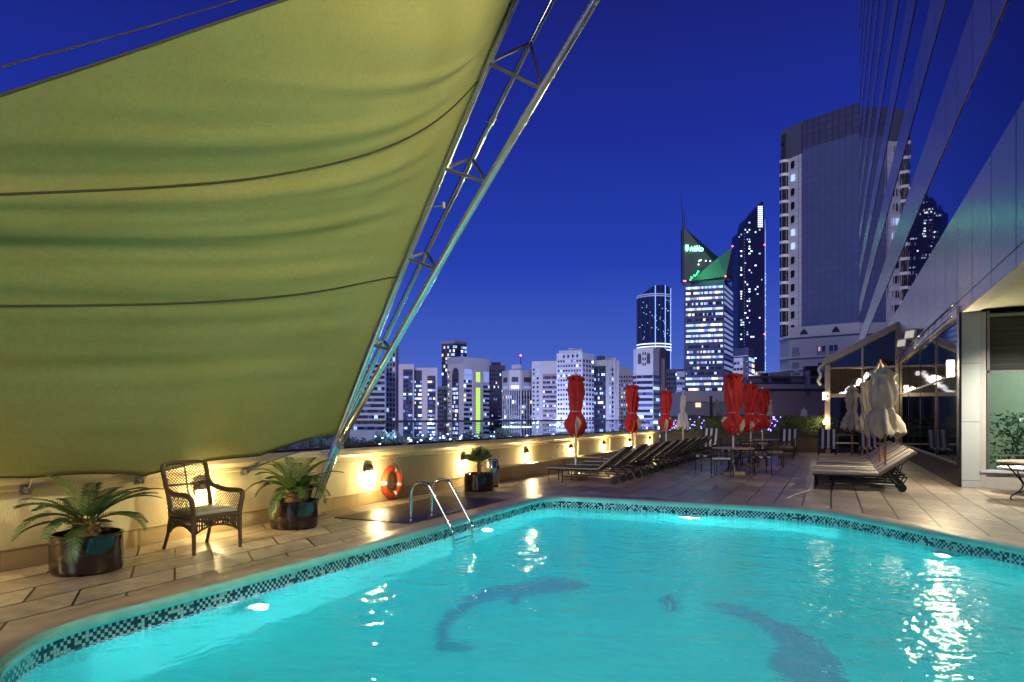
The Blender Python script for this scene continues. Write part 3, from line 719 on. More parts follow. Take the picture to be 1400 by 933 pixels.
# ashtray bin
t=thing('ashtray_bin','slim stainless steel ashtray bin standing against the wall by the fan palm','bin',(-6.75,13.45,0))
mb=MB(); mb.lathe([(.12,0),(.125,.01),(.125,.58),(.12,.6),(.10,.615),(.02,.62)],28); mb.build('body',M['chrome'],t,True)
mb=MB(); mb.lathe([(.045,0),(.045,.012)],20,(.125,-.0,.44),axis='X'); mb.lathe([(.1255,.0),(.1265,.005),(.1265,.02),(.1255,.025)],28,(0,0,.02)); mb.build('opening',M['rubber'],t,True)
for i,(y,lb) in enumerate(((13.75,'left of two dark wall taps above the ashtray bin'),(14.35,'right of two dark wall taps with a pipe down to the skirting'))):
    t=thing('wall_tap',lb,'tap',(WX+.02,y,.70),0)
    mb=MB(); mb.lathe([(.055,0),(.06,.02),(.055,.07),(.03,.09)],16,axis='X'); mb.build('valve',M['lampbody'],t,True)
    mb=MB(); mb.tube([(.05,0,-.05),(.05,0,-.38 if i else -.2)],.016,8); mb.build('pipe',M['white'] if i else M['bracket'],t,True)

# ------------------------------------------------------------------ wicker chair
t=thing('wicker_chair','brown woven wicker armchair with pale cushion standing against the parapet wall','armchair',(-6.58,5.65,0),R(-100)+PI/1)
# local: front = -Y ; rotate so -Y faces +X
t.rotation_euler=(0,0,R(82))
wk=M['wicker']
def bez(pts,k=6): return sm([Vector(p) for p in pts],k)
W2=.29
legs=[((-W2,-.27,.0),(-W2,-.26,.42)),((W2,-.27,.0),(W2,-.26,.42))]
for a,b_ in legs:
    mb=MB(); mb.tube([a,b_],[.02,.026],10); mb.build('leg',wk,t,True)
for s_ in(-1,1):
    mb=MB(); mb.tube(bez([(s_*.27,.36,0),(s_*.26,.28,.2),(s_*.25,.24,.42)]),[.019]*7+[.025]*6,10); mb.build('leg',wk,t,True)
mb=MB(); mb.tube(bez([(-.25,.24,.40),(-.255,.29,.62),(-.27,.38,.93),(-.2,.395,.98),(0,.4,.985),(.2,.395,.98),(.27,.38,.93),(.255,.29,.62),(.25,.24,.40)]),.026,10); mb.build('back_frame',wk,t,True)
for s_ in(-1,1):
    mb=MB(); mb.tube(bez([(s_*.262,.34,.80),(s_*.29,.26,.70),(s_*.33,.05,.655),(s_*.34,-.18,.655),(s_*.325,-.265,.62),(s_*.30,-.265,.5),(s_*.29,-.26,.42)]),.028,10); mb.build('armrest',wk,t,True)
mb=MB(); mb.tube(bez([(0,.25,.42),(0,.33,.7),(0,.395,.98)]),.011,6); mb.tube([(-.26,.33,.73),(0,.335,.73),(.26,.33,.73)],.011,6); mb.build('back_rib',wk,t,True)
def lattice(fn,nu,nv,r=.0042):
    mb=MB()
    n=nu+nv
    for k in range(-nv,nu+1):
        for sg_ in(0,1):
            pts=[]
            for s in range(nv*2+1):
                v=s/(nv*2); u=(k+ (v*nv))/nu
                if sg_: u=1-u
                if -1e-6<=u<=1+1e-6: pts.append(fn(min(1,max(0,u)),v))
            if len(pts)>1: mb.tube(pts,r,4)
    return mb
def backfn(u,v):
    w_=.25+.02*v; z=.43+.55*v; y=.245+.15*v**1.0+.02*math.sin(PI*v)*-1; return Vector(((u*2-1)*w_,y+.02*(1-(u*2-1)**2),z))
lattice(backfn,13,15).build('back_weave',wk,t,'all')
for s_ in(-1,1):
    def armfn(u,v,s_=s_):
        y=-.26+.5*u; zt=.65 if u<.8 else .65+.1*(u-.8)/.2; return Vector((s_*(.29+.035*v),y,.43+(zt-.43)*v))
    lattice(armfn,13,6).build('arm_weave',wk,t,'all')
# skirt: close vertical weave with arched lower edge
def skirt(p0,p1,out,name='skirt'):
    mb=MB(); K=26
    for k in range(K+1):
        u=k/K; p=Vector(p0).lerp(Vector(p1),u); arch=.20+.10*max(0,math.sin(PI*u))**.7
        mb.tube([Vector((p.x,p.y,.41)),Vector((p.x,p.y,arch))+Vector(out)*.01*math.sin(k*2.1)],.0068,4)
    mb.tube([Vector((Vector(p0).lerp(Vector(p1),k/K).x,Vector(p0).lerp(Vector(p1),k/K).y,.20+.10*max(0,math.sin(PI*k/K))**.7)) for k in range(K+1)],.012,6)
    for z in(.405,.36,.31): mb.tube([Vector((*Vector(p0).xy,z)),Vector((*Vector(p1).xy,z))],.008,5)
    mb.build(name,wk,t,'all')
skirt((-.28,-.255,0),(.28,-.255,0),(0,-1,0)); skirt((-.28,-.25,0),(-.25,.26,0),(-1,0,0)); skirt((.28,-.25,0),(.25,.26,0),(1,0,0)); skirt((-.25,.27,0),(.25,.27,0),(0,1,0))
mb=MB(); mb.rbox((0,0,.405),(.56,.53,.03),.01); mb.build('seat',wk,t,True)
mb=MB(); mb.rbox((0,-.01,.445),(.52,.48,.05),.022); mb.build('cushion',M['cushion'],t,True)

# ------------------------------------------------------------------ life ring
t=thing('life_ring','orange life ring with white bands hung by rope on the parapet wall','life ring',(WX+.075,10.47,.335))
mb=MB(); K=48
mb.tube([(0,.235*math.cos(2*PI*k/K),.235*math.sin(2*PI*k/K)) for k in range(K)],.062,14,closed=True); rb_=mb.build('ring_body',M['ring'],t,'all')
for a in(75,-15,-75,180):
    mb=MB(); mb.tube([(0,.235*math.cos(R(a+d)),.235*math.sin(R(a+d))) for d in range(-7,8,2)],.0645,14); mb.build('band',M['white'],rb_,True)
mb=MB()
for j in range(4):
    a0=R(45+90*j); pts=[]
    for k in range(13):
        f=k/12; a=a0+R(90)*f; r=.305+.03*math.sin(PI*f); pts.append((.03,r*math.cos(a),r*math.sin(a)))
    mb.tube(pts,.006,5)
mb.tube([(.02,-.16,.26),(-.04,0,.45),(.02,.16,.26)],.006,5); mb.build('rope',M['ring'],t,True)
mb=MB(); mb.tube([(-.07,0,.45),(-.02,0,.455)],.012,8); mb.build('hook',M['bracket'],t,True)

# ------------------------------------------------------------------ mat and ladder
mb=MB(); mb.rbox((-6.12,9.8,.009),(1.35,3.2,.012),.004); tag(mb.build('rubber_mat',mat('dark_wet_mat',(.035,.028,.02),.35,bump=.6,bs=30,var=.3),None,True),'large dark wet rubber mat on the paving behind the pool ladder','mat')
t=thing('pool_ladder','stainless steel pool ladder with two arched handrails at the left pool edge','pool ladder',(-5.53,8.65,0))
for s_ in(-1,1):
    y=s_*.285; mb=MB(); pts=[(0,y,.0),(0,y,.36)]
    for k in range(1,10):
        a=PI-k/10*R(145); pts.append((.19+.19*math.cos(a),y,.38+.20*math.sin(a)))
    pts += [(.66,y,-.02),(.70,y,-.12),(.71,y,-1.0)]
    mb.tube(bez(pts,3),.021,10); mb.build('handrail',M['chrome'],t,'all')
    mb=MB(); mb.lathe([(.055,.0),(.055,.012),(.035,.025),(.022,.03)],20,(0,y,.004)); mb.build('floor_flange',M['chrome'],t,True)
for z in(-.30,-.56,-.82):
    mb=MB(); mb.rbox((.71,0,z),(.08,.56,.025),.008); mb.build('step',M['chrome'],t,True)

# ------------------------------------------------------------------ closed umbrellas
UP=[(0,.55),(.015,1.08),(.06,1.12),(.12,.92),(.3,.98),(.55,1.0),(.8,.84),(.93,.68),(1,.60)]
LO=[(0,.46),(.06,.60),(.2,.80),(.4,1.0),(.62,1.02),(.8,.84),(.92,.62),(1,.46)]
UPS=[(0,.10),(.05,.30),(.12,.55),(.17,.98),(.20,1.02),(.25,.82),(.5,1.0),(.75,.98),(.92,.78),(1,.70)]
LOS=[(0,.50),(.08,.60),(.35,.80),(.7,.94),(.9,.98),(1,.95)]
def lut(T,f):
    for (a,b_),(c,d) in zip(T,T[1:]):
        if f<=c: 
            q_=(f-a)/(c-a); q_=q_*q_*(3-2*q_); return b_+(d-b_)*q_
    return T[-1][1]
def umbrella(name,label,group,canopy,inner,pole,H=2.67,top=2.58,tie=1.68,bot=1.08,ru=.185,rb=.235,seed=1,base=True,skirt=False,finial=None):
    g=random.Random(seed); t=thing(name,label,'umbrella',(0,0,0),0,group)
    mb=MB(); mb.tube([(0,0,.05),(0,0,H-.03)],.024,10); mb.build('pole',pole,t,True)
    if base:
        mb=MB(); mb.lathe([(.30,0),(.315,.015),(.315,.075),(.29,.09),(.05,.10),(.045,.25),(.03,.26)],28); mb.build('base',M['concrete'],t,True)
    mb=MB(); mb.lathe([(.015,top-.02),(.03,top+.02),(.02,H-.03),(.03,H-.015),(.001,H+.01)],12); mb.build('finial',finial or pole,t,True)
    ph=[g.uniform(0,6.28) for _ in range(6)]
    n=64; K=44; vs=[];fs=[];mi=[]
    tw=g.uniform(.5,1.1)*(-1 if seed%2 else 1)
    for j in range(K+1):
        z=top+(bot-top)*j/K
        if z>tie:
            f=(top-z)/(top-tie); r=ru*lut(UP if not skirt else UPS,f); pl=.20
        else:
            f=(tie-z)/(tie-bot); r=rb*lut(LO if not skirt else LOS,f); pl=.24
        for k in range(n):
            w_=2*PI*k/n; sw=w_+tw*(top-z)
            rr=r*(1+pl*(1-2*abs(math.sin(4*sw+ph[0]+.4*math.sin(z*5+ph[2])))**.8)*.9+pl*.5*math.sin(5*sw+ph[1]+z*4.5)+.05*math.sin(13*w_+ph[2]+z*11)+(.10 if z<tie else .05)*math.sin(3*w_+ph[3]-z*7)+.05*math.sin(2*w_+z*13+ph[4]))
            zz=z
            if j==K: zz=z-(.05 if not skirt else .07)*math.sin(8*sw+ph[0])-.03*math.sin(3*w_+ph[4])
            if not skirt and j>K-3: zz+=.04*math.sin(4*w_+ph[5])
            vs.append((rr*math.cos(w_),rr*math.sin(w_),zz))
    mb.__init__(); 
    for j in range(K):
        z=top+(bot-top)*(j+.5)/K
        for k in range(n):
            l_=(k+1)%n; w_=2*PI*(k+.5)/n; m_=0
            if not skirt and z<tie-.12:
                f=(tie-z)/(tie-bot); s=math.sin(2*w_+ph[0]+f*2.2)+.5*math.sin(5*w_+ph[1]-f*3)
                if s>1.0-.25*f: m_=1
            fs.append((j*n+k,j*n+l_,(j+1)*n+l_,(j+1)*n+k)); mi.append(m_)
    vs.append((0,0,top+.01)); c=len(vs)-1
    for k in range(n): fs.append((c,(k+1)%n,k)); mi.append(0)
    vs.append((0,0,bot+.12)); c=len(vs)-1
    for k in range(n): fs.append((c,K*n+k,K*n+(k+1)%n)); mi.append(1)
    mb=MB(); mb.v=[Vector(v) for v in vs]; mb.f=[list(f) for f in fs]; mb.m=mi
    cn_=mb.build('canopy',[canopy,inner],t,'all')
    if not skirt:
        # loose hem flaps at the crown
        mb=MB()
        for k in range(8):
            w_=2*PI*k/8+ph[0]; r=ru*.95; a=Vector((r*.3*math.cos(w_),r*.3*math.sin(w_),top)); 
            p1=Vector((r*1.02*math.cos(w_-.28),r*1.02*math.sin(w_-.28),top-.10-.03*(k%3))); p2=Vector((r*1.02*math.cos(w_+.28),r*1.02*math.sin(w_+.28),top-.12)); p3=Vector((r*1.36*math.cos(w_),r*1.36*math.sin(w_),top-.05-.04*(k%2)))
            mb.add([a,p1,p3,p2],[(0,1,2),(0,2,3)])
        mb.build('crown_flap',canopy,cn_,recalc=False)
    mb=MB(); rt=(rb*.46 if not skirt else ru*.74); mb.tube([(rt*math.cos(2*PI*k/24),rt*math.sin(2*PI*k/24),tie+.005) for k in range(24)],.012,6,closed=True); mb.build('tie_strap',M['whitefab'] if not skirt else inner,cn_,'all')
    return t
GR='closed red umbrellas on the deck'
for i,(x,y,lb,rz) in enumerate(((-5.77,16.1,'closed red umbrella nearest the camera, over the first lounger of the left row',.3),(-5.76,21.4,'closed red umbrella in the middle of the left lounger row',1.4),(-5.68,26.0,'closed red umbrella toward the far end of the left lounger row, beside the white one',2.6))):
    o=umbrella('closed_umbrella',lb,GR,M['red'],M['beigefab'],M['whitepole'],seed=11+i); place(o,(x,y,0),rz)
for i,(x,y,lb,rz) in enumerate(((-2.38,19.1,'tall closed red umbrella over the nearest iron table, its beige lining showing',.2),(-2.35,23.2,'closed red umbrella in the middle of the group of three over the tables',1.9),(-2.35,27.4,'farthest closed red umbrella of the group of three over the tables',3.0))):
    o=umbrella('closed_umbrella',lb,GR,M['red'],M['beigefab'],M['whitepole'],H=2.82 if i==0 else 2.72,top=2.72 if i==0 else 2.62,tie=1.66,bot=1.12,ru=.215,rb=.26,seed=21+i); place(o,(x,y,0),rz)
o=umbrella('closed_umbrella','slim closed white umbrella behind the far end of the left lounger row','closed pale umbrellas',M['whitefab'],M['whitefab'],M['whitepole'],H=2.55,top=2.5,tie=1.75,bot=1.15,ru=.10,rb=.22,seed=5,skirt=True); place(o,(-5.3,27.3,0),0)
GB='closed beige umbrellas between the right loungers'
for i,(x,y,h,lb) in enumerate(((1.08,17.05,2.72,'beige closed umbrella nearest the camera, standing behind the first right lounger'),(1.06,18.5,2.92,'beige closed umbrella with yellow lit top close behind the nearest one'),(.98,22.9,2.72,'beige closed umbrella third from the camera among the right loungers'),(.62,25.2,2.72,'farthest beige closed umbrella at the end of the right loungers'))):
    o=umbrella('closed_umbrella',lb,GB,M['beigefab'],M['beigefab'],M['wood'],H=h,top=h-.07,tie=1.72,bot=1.15,ru=.22 if i<2 else .17,rb=.33 if i<2 else .27,seed=31+i,skirt=True,base=True,finial=M['wood']); place(o,(x,y,0),i*1.3)

# ------------------------------------------------------------------ loungers
def wheel(mb,c,r=.085,w_=.04):
    mb.lathe([(r*.55,-w_/2),(r,-w_/2),(r*1.0,w_/2),(r*.55,w_/2)],20,c,axis='Y',caps=True)
def lounger(name,label,group,cmat,edge,striped=False,ang=R(38)):
    """local: +X from foot to head, width along Y"""
    t=thing(name,label,'sun lounger',(0,0,0),0,group); W_=.31; h=.30; xh=1.27
    mb=MB()
    for s_ in(-1,1): mb.tube([(0.02,s_*W_,h),(1.78,s_*W_,h)],.014,6)
    for x in(.02,.45,.9,xh,1.5,1.78): mb.tube([(x,-W_,h),(x,W_,h)],.011,6)
    for s_ in(-1,1): mb.tube([(.3,s_*W_,.16),(1.62,s_*W_,.12)],.010,6)
    mb.build('frame',M['blackiron'],t,True)
    for x,sp_ in((.06,0),(.40,0)):
        for s_ in(-1,1):
            mb=MB(); mb.tube([(x,s_*W_,h),(x,s_*W_,.0)],.013,8); mb.build('leg',M['blackiron'],t,True)
    for s_ in(-1,1):
        mb=MB(); mb.tube([(1.45,s_*W_,h),(1.66,s_*W_,.09)],.013,6); mb.tube([(1.78,s_*W_,h),(1.66,s_*W_,.09)],.011,6); mb.build('leg',M['blackiron'],t,True)
        mb=MB(); wheel(mb,(1.68,s_*(W_+.035),.09)); mb.build('wheel',M['rubber'],t,True)
    mb=MB(); mb.rbox((xh/2,0,h+.045),(xh,2*W_+.03,.06),.022,mi=0)
    mb.tube([(.01,-W_-.012,h+.045),(xh,-W_-.012,h+.045)],.012,6,mi=1); mb.tube([(.01,W_+.012,h+.045),(xh,W_+.012,h+.045)],.012,6,mi=1)
    mb.build('mattress',[cmat,edge],t,True)
    BL=.82; rot=Matrix.Rotation(-ang,3,'Y'); cx=xh+.01+BL/2*math.cos(ang); cz=h+.05+BL/2*math.sin(ang)
    mb=MB(); mb.rbox((cx,0,cz),(BL,2*W_+.03,.06),.022,rot=rot)
    for s_ in(-1,1):
        a=Vector((xh+.01,s_*(W_+.012),h+.05)); mb.tube([a,a+rot@Vector((BL,0,0))],.012,6,mi=1)
    br_=mb.build('backrest',[cmat,edge],t,True)
    for s_ in(-1,1):
        mb=MB()
        a=Vector((xh+.03,s_*W_,h)); mb.tube([a,a+rot@Vector((BL*.92,0,0))],.011,6)
        mb.tube([a+rot@Vector((BL*.6,0,0)),(1.62,s_*W_*.9,h)],.009,6)
        mb.build('backrest_stay',M['blackiron'],br_,True)
    return t
# striped cloth
def striped(name,cols,w_,axis=1):
    m,nt,b=newmat(name); L=nt.links.new; tc=N(nt,'ShaderNodeTexCoord'); sp=N(nt,'ShaderNodeSeparateXYZ'); L(tc.outputs['Object'],sp.inputs[0])
    dv=N(nt,'ShaderNodeMath',operation='DIVIDE'); L(sp.outputs[axis],dv.inputs[0]); dv.inputs[1].default_value=w_
    fr=N(nt,'ShaderNodeMath',operation='FRACT'); L(dv.outputs[0],fr.inputs[0]); cr=N(nt,'ShaderNodeValToRGB'); cr.color_ramp.interpolation='CONSTANT'; L(fr.outputs[0],cr.inputs[0])
    e=cr.color_ramp.elements; e[0].position=0; e[0].color=(*cols[0][1],1); e[1].position=cols[1][0]; e[1].color=(*cols[1][1],1)
    for p,c in cols[2:]: q_=e.new(p); q_.color=(*c,1)
    L(cr.outputs[0],b.inputs['Base Color']); b.inputs['Roughness'].default_value=.8
    nz=N(nt,'ShaderNodeTexNoise'); nz.inputs['Scale'].default_value=150; L(tc.outputs['Object'],nz.inputs['Vector']); bp=N(nt,'ShaderNodeBump'); bp.inputs['Strength'].default_value=.3; bp.inputs['Distance'].default_value=.004; L(nz.outputs[0],bp.inputs['Height']); L(bp.outputs[0],b.inputs['Normal'])
    return m
bs_=(.64,.56,.43); bd=(.09,.065,.05); bm_=(.30,.24,.17)
M['stripe']=striped('beige_cloth_stripes_gaps',[(0,bs_),(.45,bm_),(.52,bd),(.60,bm_),(.68,bs_),(.88,bd)],.65)  # cloth stripes; dark ones also paint in shade of gaps between cushions
M['stripebw']=striped('black_white_stripe',[(0,(.02,.02,.022)),(.55,(.6,.6,.6))],.21)
ORD=['first','second','third','fourth','fifth','sixth','seventh','eighth','ninth','tenth']
ld=lounger('sun_lounger','x','charcoal loungers in the row along the left wall',M['loungedark'],M['loungeedge'])
for k in range(10):
    o=ld if k==0 else copy_tree(ld)
    lb=('charcoal sun lounger nearest the pool corner, black wheeled, under the nearest red umbrella' if k==0 else 'charcoal wheeled sun lounger, %s in the left row counting from the pool'%ORD[k] if k<9 else 'charcoal wheeled sun lounger at the far end of the left row')
    place(o,(-6.12,15.35+1.37*k,0),R(rnd.uniform(-2,2)),lb)
lr=lounger('sun_lounger','x','beige striped loungers pushed together on the right',M['stripe'],M['stripe'],ang=R(36))
for k in range(9):
    o=lr if k==0 else copy_tree(lr)
    lb=('beige striped sun lounger nearest the camera with black wheels on the right' if k==0 else 'beige striped sun lounger, %s from the camera in the packed right row'%ORD[k] if k<8 else 'beige striped sun lounger at the far end of the packed right row')
    place(o,(-.34+rnd.uniform(-.03,.03),16.35+.82*k,0),R(rnd.uniform(-.8,.8)),lb)
# head-on loungers in front of the hedge: three white back stripes
lb_=lounger('sun_lounger','x','striped loungers set in front of the hedge',M['stripebw'],M['blackiron'],ang=R(60))
for k,(x,lb) in enumerate(((-4.9,'black and white striped lounger before the hedge, seen past the left lounger row'),(-1.65,'black and white striped lounger before the hedge, right of the red umbrellas'),(-.15,'black and white striped lounger before the hedge, in the gap left of the beige umbrellas'),(1.35,'black and white striped lounger before the hedge, behind the beige umbrellas'))):
    for j in range(1):
        o=lb_ if k==0 else copy_tree(lb_); place(o,(x,29.9,0),R(90),lb)

# ------------------------------------------------------------------ tables and chairs in the middle
def round_table(label,loc,r=.5,h=.73,top=M['tabletop'],curved=False,group=None,rz=0):
    t=thing('round_table',label,'table',loc,rz,group)
    mb=MB(); mb.lathe([(r-.03,h-.035),(r,h-.03),(r,h-.006),(r-.01,h),(.001,h+.001)],36,caps=True); mb.build('tabletop',top,t,True)
    for k in range(4):
        a=PI/4+k*PI/2; c,s=math.cos(a),math.sin(a); mb=MB()
        if curved: pr=[(.80*r,h-.04),(.70*r,h-.12),(.48*r,h-.30),(.36*r,h-.43),(.44*r,h-.55),(.62*r,.09),(.66*r,.045),(.62*r,.0)]
        else: pr=[(.55*r,h-.04),(.42*r,h-.25),(.25*r,h-.45),(.5*r,.0)]
        mb.tube(bez([(c*a_,s*a_,z) for a_,z in pr],4),.013,8); mb.build('leg',M['blackiron'],t,'all')
    mb=MB(); q_=.36*r if curved else .26*r; zz=h-.43
    mb.tube([(q_*math.cos(2*PI*k/20),q_*math.sin(2*PI*k/20),zz) for k in range(20)],.009,6,closed=True); mb.tube([(.9*r*math.cos(2*PI*k/28),.9*r*math.sin(2*PI*k/28),h-.045) for k in range(28)],.012,6,closed=True)
    mb.build('ring_brace',M['blackiron'],t,'all')
    return t
def iron_chair(label,group):
    t=thing('iron_chair',label,'chair',(0,0,0),0,group); w_=.24
    for x,y in((-w_,-.22),(w_,-.22),(-w_,.22),(w_,.22)):
        mb=MB(); mb.tube([(x,y,0),(x,y,.44)],.011,6); mb.build('leg',M['blackiron'],t,True)
    mb=MB(); mb.tube([(-w_,.22,.44),(-w_,.27,.92),(w_,.27,.92),(w_,.22,.44)],.012,6)
    for x in(-.12,0,.12): mb.tube([(x,.235,.55),(x,.262,.90)],.007,5)
    mb.tube([(-w_,.235,.55),(w_,.235,.55)],.009,5); mb.build('backrest',M['blackiron'],t,True)
    for s_ in(-1,1):
        mb=MB(); mb.tube(bez([(s_*w_,.245,.66),(s_*(w_+.02),.0,.67),(s_*(w_+.01),-.2,.65),(s_*w_,-.22,.44)],4),.011,6); mb.build('armrest',M['blackiron'],t,'all')
    mb=MB(); mb.box((0,0,.44),(2*w_,.44,.02)); st_=mb.build('seat',M['blackiron'],t)
    mb=MB(); mb.rbox((0,-.01,.475),(.46,.44,.05),.018); mb.build('cushion',M['stripebw'],st_,True)
    return t
round_table('nearest round stone-topped table under the tall red umbrella',(-2.38,19.1,0),.55)
round_table('round stone-topped table under the middle red umbrella of three',(-2.3,23.25,0),.5,group=None)
round_table('farthest round table under the last red umbrella of three',(-2.25,27.35,0),.5)
ic=iron_chair('x','black iron chairs round the umbrella tables')
for k,(x,y,a,lb) in enumerate(((-2.55,18.35,180,'black iron armchair with striped cushion on the near side of the nearest table'),(-1.72,19.5,-70,'black iron armchair with striped cushion on the right of the nearest table'),(-3.15,19.5,80,'black iron armchair with striped cushion on the left of the nearest table'),(-2.2,19.95,0,'black iron armchair on the far side of the nearest table'),(-3.0,23.0,90,'black iron armchair left of the middle table'),(-2.4,28.2,0,'black iron armchair behind the farthest table'))):
    o=ic if k==0 else copy_tree(ic); place(o,(x,y,0),R(a),lb)
def rattan_chair(label,loc,rz):
    t=thing('rattan_chair',label,'chair',loc,rz,'low rattan chairs at the far tables')
    mb=MB(); mb.rbox((0,0,.40),(.56,.54,.08),.02); mb.build('seat',M['wicker'],t,True)
    for x in(-.25,.25):
        for y in(-.24,.24):
            mb=MB(); mb.tube([(x,y,0),(x,y,.38)],[.018,.024],8); mb.build('leg',M['wicker'],t,True)
    mb=MB(); mb.tube(bez([(-.27,-.24,.62),(-.29,.05,.64),(-.26,.26,.74),(0,.31,.78),(.26,.26,.74),(.29,.05,.64),(.27,-.24,.62)],5),.025,8)
    for k in range(15):
        a=R(-8+196*k/14); mb.tube([(.27*math.cos(a),.03+.25*math.sin(a),.42),(.285*math.cos(a),.03+.27*math.sin(a),.66+.1*max(0,math.sin(a)))],.009,5)
    mb.build('backrest',M['wicker'],t,'all'); mb=MB(); mb.rbox((0,0,.465),(.48,.46,.06),.02); mb.build('cushion',M['cushion'],t,True)
rattan_chair('low brown rattan chair on the right of the middle table',(-1.62,23.1,0),R(-80)); rattan_chair('low brown rattan chair in front of the middle table',(-2.3,22.45,0),R(180)); rattan_chair('low brown rattan chair on the right of the farthest table',(-1.5,27.2,0),R(-90))
# side tables between loungers on left
def side_table(label,loc):
    t=thing('side_table',label,'side table',loc,0,'low dark side tables beside the left loungers')
    mb=MB(); mb.rbox((0,0,.40),(.8,.42,.025),.008); mb.build('tabletop',M['loungeedge'],t,True)
    for a in(-1,1):
        for c in(-1,1):
            mb=MB(); mb.tube([(a*.36,c*.17,.0),(a*.36,c*.17,.39)],.012,6); mb.build('leg',M['blackiron'],t,True)
side_table('low side table standing behind the nearest left lounger by the wall',(-6.35,18.8,0)); side_table('low side table among the far left loungers by the wall',(-6.55,23.3,0))
# table and bench at right
round_table('round table with curved black iron legs at the right edge beside the hotel',(3.38,15.15,0),.62,.735,curved=True,rz=.4)
round_table('low white-topped round iron table behind the taller one at the right edge',(3.72,16.75,0),.66,.53,top=M['white'],curved=False,rz=.2)
# loose cable on deck by right lounger
mb=MB(); mb.tube(bez([(-.28,16.5,.35),(-.36,16.2,.1),(-.42,15.6,.008),(-.62,14.7,.008),(-.75,13.9,.008)],6),.009,6); tag(mb.build('cord',M['whitefab'],None,True),'pale cord hanging from the first right lounger onto the paving','cord')

# ------------------------------------------------------------------ hedge, planter, items behind
pl=thing('hedge_planter','long clipped hedge in a dark timber planter closing the far end of the deck','hedge',(-2.4,33.6,0))
mb=MB(); mb.box((0,0,.40),(10.2,.9,.80)); mb.box((0,-.47,.80),(10.3,.06,.05)); 
for k in range(18): mb.box((-5.0+k*.59,-.46,.40),(.05,.03,.76))
mb.build('planter',M['timber'],pl)
g=random.Random(9); mb=MB()
for k in range(15000):
    x=g.uniform(-5.1,5.1); f=g.random()
    if f<.6: y=-.45+g.uniform(-.07,.09); z=g.uniform(.82,1.60)+.03*math.sin(x*4)
    else: y=g.uniform(-.45,.5); z=1.60+g.uniform(-.08,.05)+.03*math.sin(x*3)
    a=g.uniform(0,2*PI); el=g.uniform(-.7,1.1); d=Vector((math.cos(a)*math.cos(el),math.sin(a)*math.cos(el),math.sin(el)))*g.uniform(.04,.08); sd=d.cross(Vector((g.uniform(-1,1),g.uniform(-1,1),1))).normalized()*.022
    p=Vector((x,y,z)); mb.add([p,p+d*.5+sd,p+d,p+d*.5-sd],[(0,1,2,3)])
mb.box((0,.0,1.18),(10.1,.72,.72)); mb.build('leaves',M['hedge'],pl,recalc=False)
mb=MB()
for k in range(90):
    c=g.choice([-4.6,-4.2,-.9,-.5,-.2,-3.4]); x=c+g.gauss(0,.22); z=g.uniform(.95,1.6); p=Vector((x+(z-1.2)*.4,-.55,z)); mb.box(p,(.035,.02,.035))
hl=thing('garden_light','small warm garden light glowing in the hedge left of the pavilion','garden light',(-.25,33.0,0)); m3=MB(); m3.tube([(0,0,0),(0,0,1.25)],.02,6); m3.build('stem',M['blackiron'],hl); m3=MB(); m3.lathe([(.001,1.25),(.06,1.28),(.07,1.36),(.05,1.44),(.001,1.46)],12); m3.build('globe',M['lens'],hl,True); lamp('POINT','lamp_light',(0,-.15,1.4),22,(1,.75,.4),hl,.06)
fo=mb.build('fairy_lights',M['fairy'],None); fo.location=(-2.4,33.6,0); tag(fo,'tiny violet fairy lights scattered through the hedge at the deck end','fairy lights',kind='stuff')
o=umbrella('closed_umbrella','dark grey closed umbrella rising beyond the hedge, left of the tall red one','closed pale umbrellas',M['greyfab'],M['greyfab'],M['blackiron'],H=2.6,top=2.5,tie=1.6,bot=.9,ru=.26,rb=.34,seed=41,skirt=True); d=D(980,38); place(o,(d.x,d.y,0),0)
o=umbrella('closed_umbrella','small white closed umbrella beyond the hedge near the pavilion post','closed pale umbrellas',M['whitefab'],M['whitefab'],M['whitepole'],H=2.15,top=2.1,tie=1.5,bot=.9,ru=.16,rb=.24,seed=42,skirt=True); d=D(1099,38); place(o,(d.x,d.y,0),0)
o=umbrella('closed_umbrella','white closed umbrella beyond the hedge just behind the farthest red umbrella','closed pale umbrellas',M['whitefab'],M['whitefab'],M['whitepole'],H=2.75,top=2.7,tie=1.6,bot=.9,ru=.16,rb=.28,seed=43,skirt=True); d=D(1051,38); place(o,(d.x,d.y,0),0)
for px,lb in((972,'dark steel post beyond the hedge left of the grey umbrella'),(996,'dark steel post beyond the hedge right of the grey umbrella')):
    d=D(px,37.5); t=thing('steel_post',lb,'post',(d.x,d.y,0)); mb=MB(); mb.rbox((0,0,1.35),(.13,.13,2.7),.01); mb.build('shaft',M['blackiron'],t); mb=MB(); mb.rbox((0,0,2.72),(.17,.17,.05),.01); mb.build('cap',M['blackiron'],t)
#PART2
# ------------------------------------------------------------------ hotel facade
HX=2.586
M['spandrel']=grid_mat('metal_spandrel_panel',(.80,.60,.34),(.10,.08,.06),(0,1.8,0),.07,rough=.25,metal=.8,tilevar=.10)
M['mirror']=grid_mat('mirror_window_band',(.20,.12,.21),(.10,.07,.12),(0,1.8,0),.03,rough=.015,metal=1,tilevar=.03)
M['sill']=mat('aluminium_sill',(.55,.5,.45),.3,.9)
hotel=thing('hotel_tower','tall hotel tower of mirror window bands and metal panels at the right of the pool','building',(HX,20,0))
HY0,HY1=-10-20,77-20
ZT=62
def hbox(name,z0,z1,m_,x=0,th=.3):
    mb=MB(); mb.box((x+th/2,(HY0+HY1)/2,(z0+z1)/2),(th,HY1-HY0,z1-z0)); return mb.build(name,m_,hotel)
hbox('fascia',3.84,4.12,M['spandrel']); hbox('fascia',4.14,6.23,M['spandrel'])
z=6.23
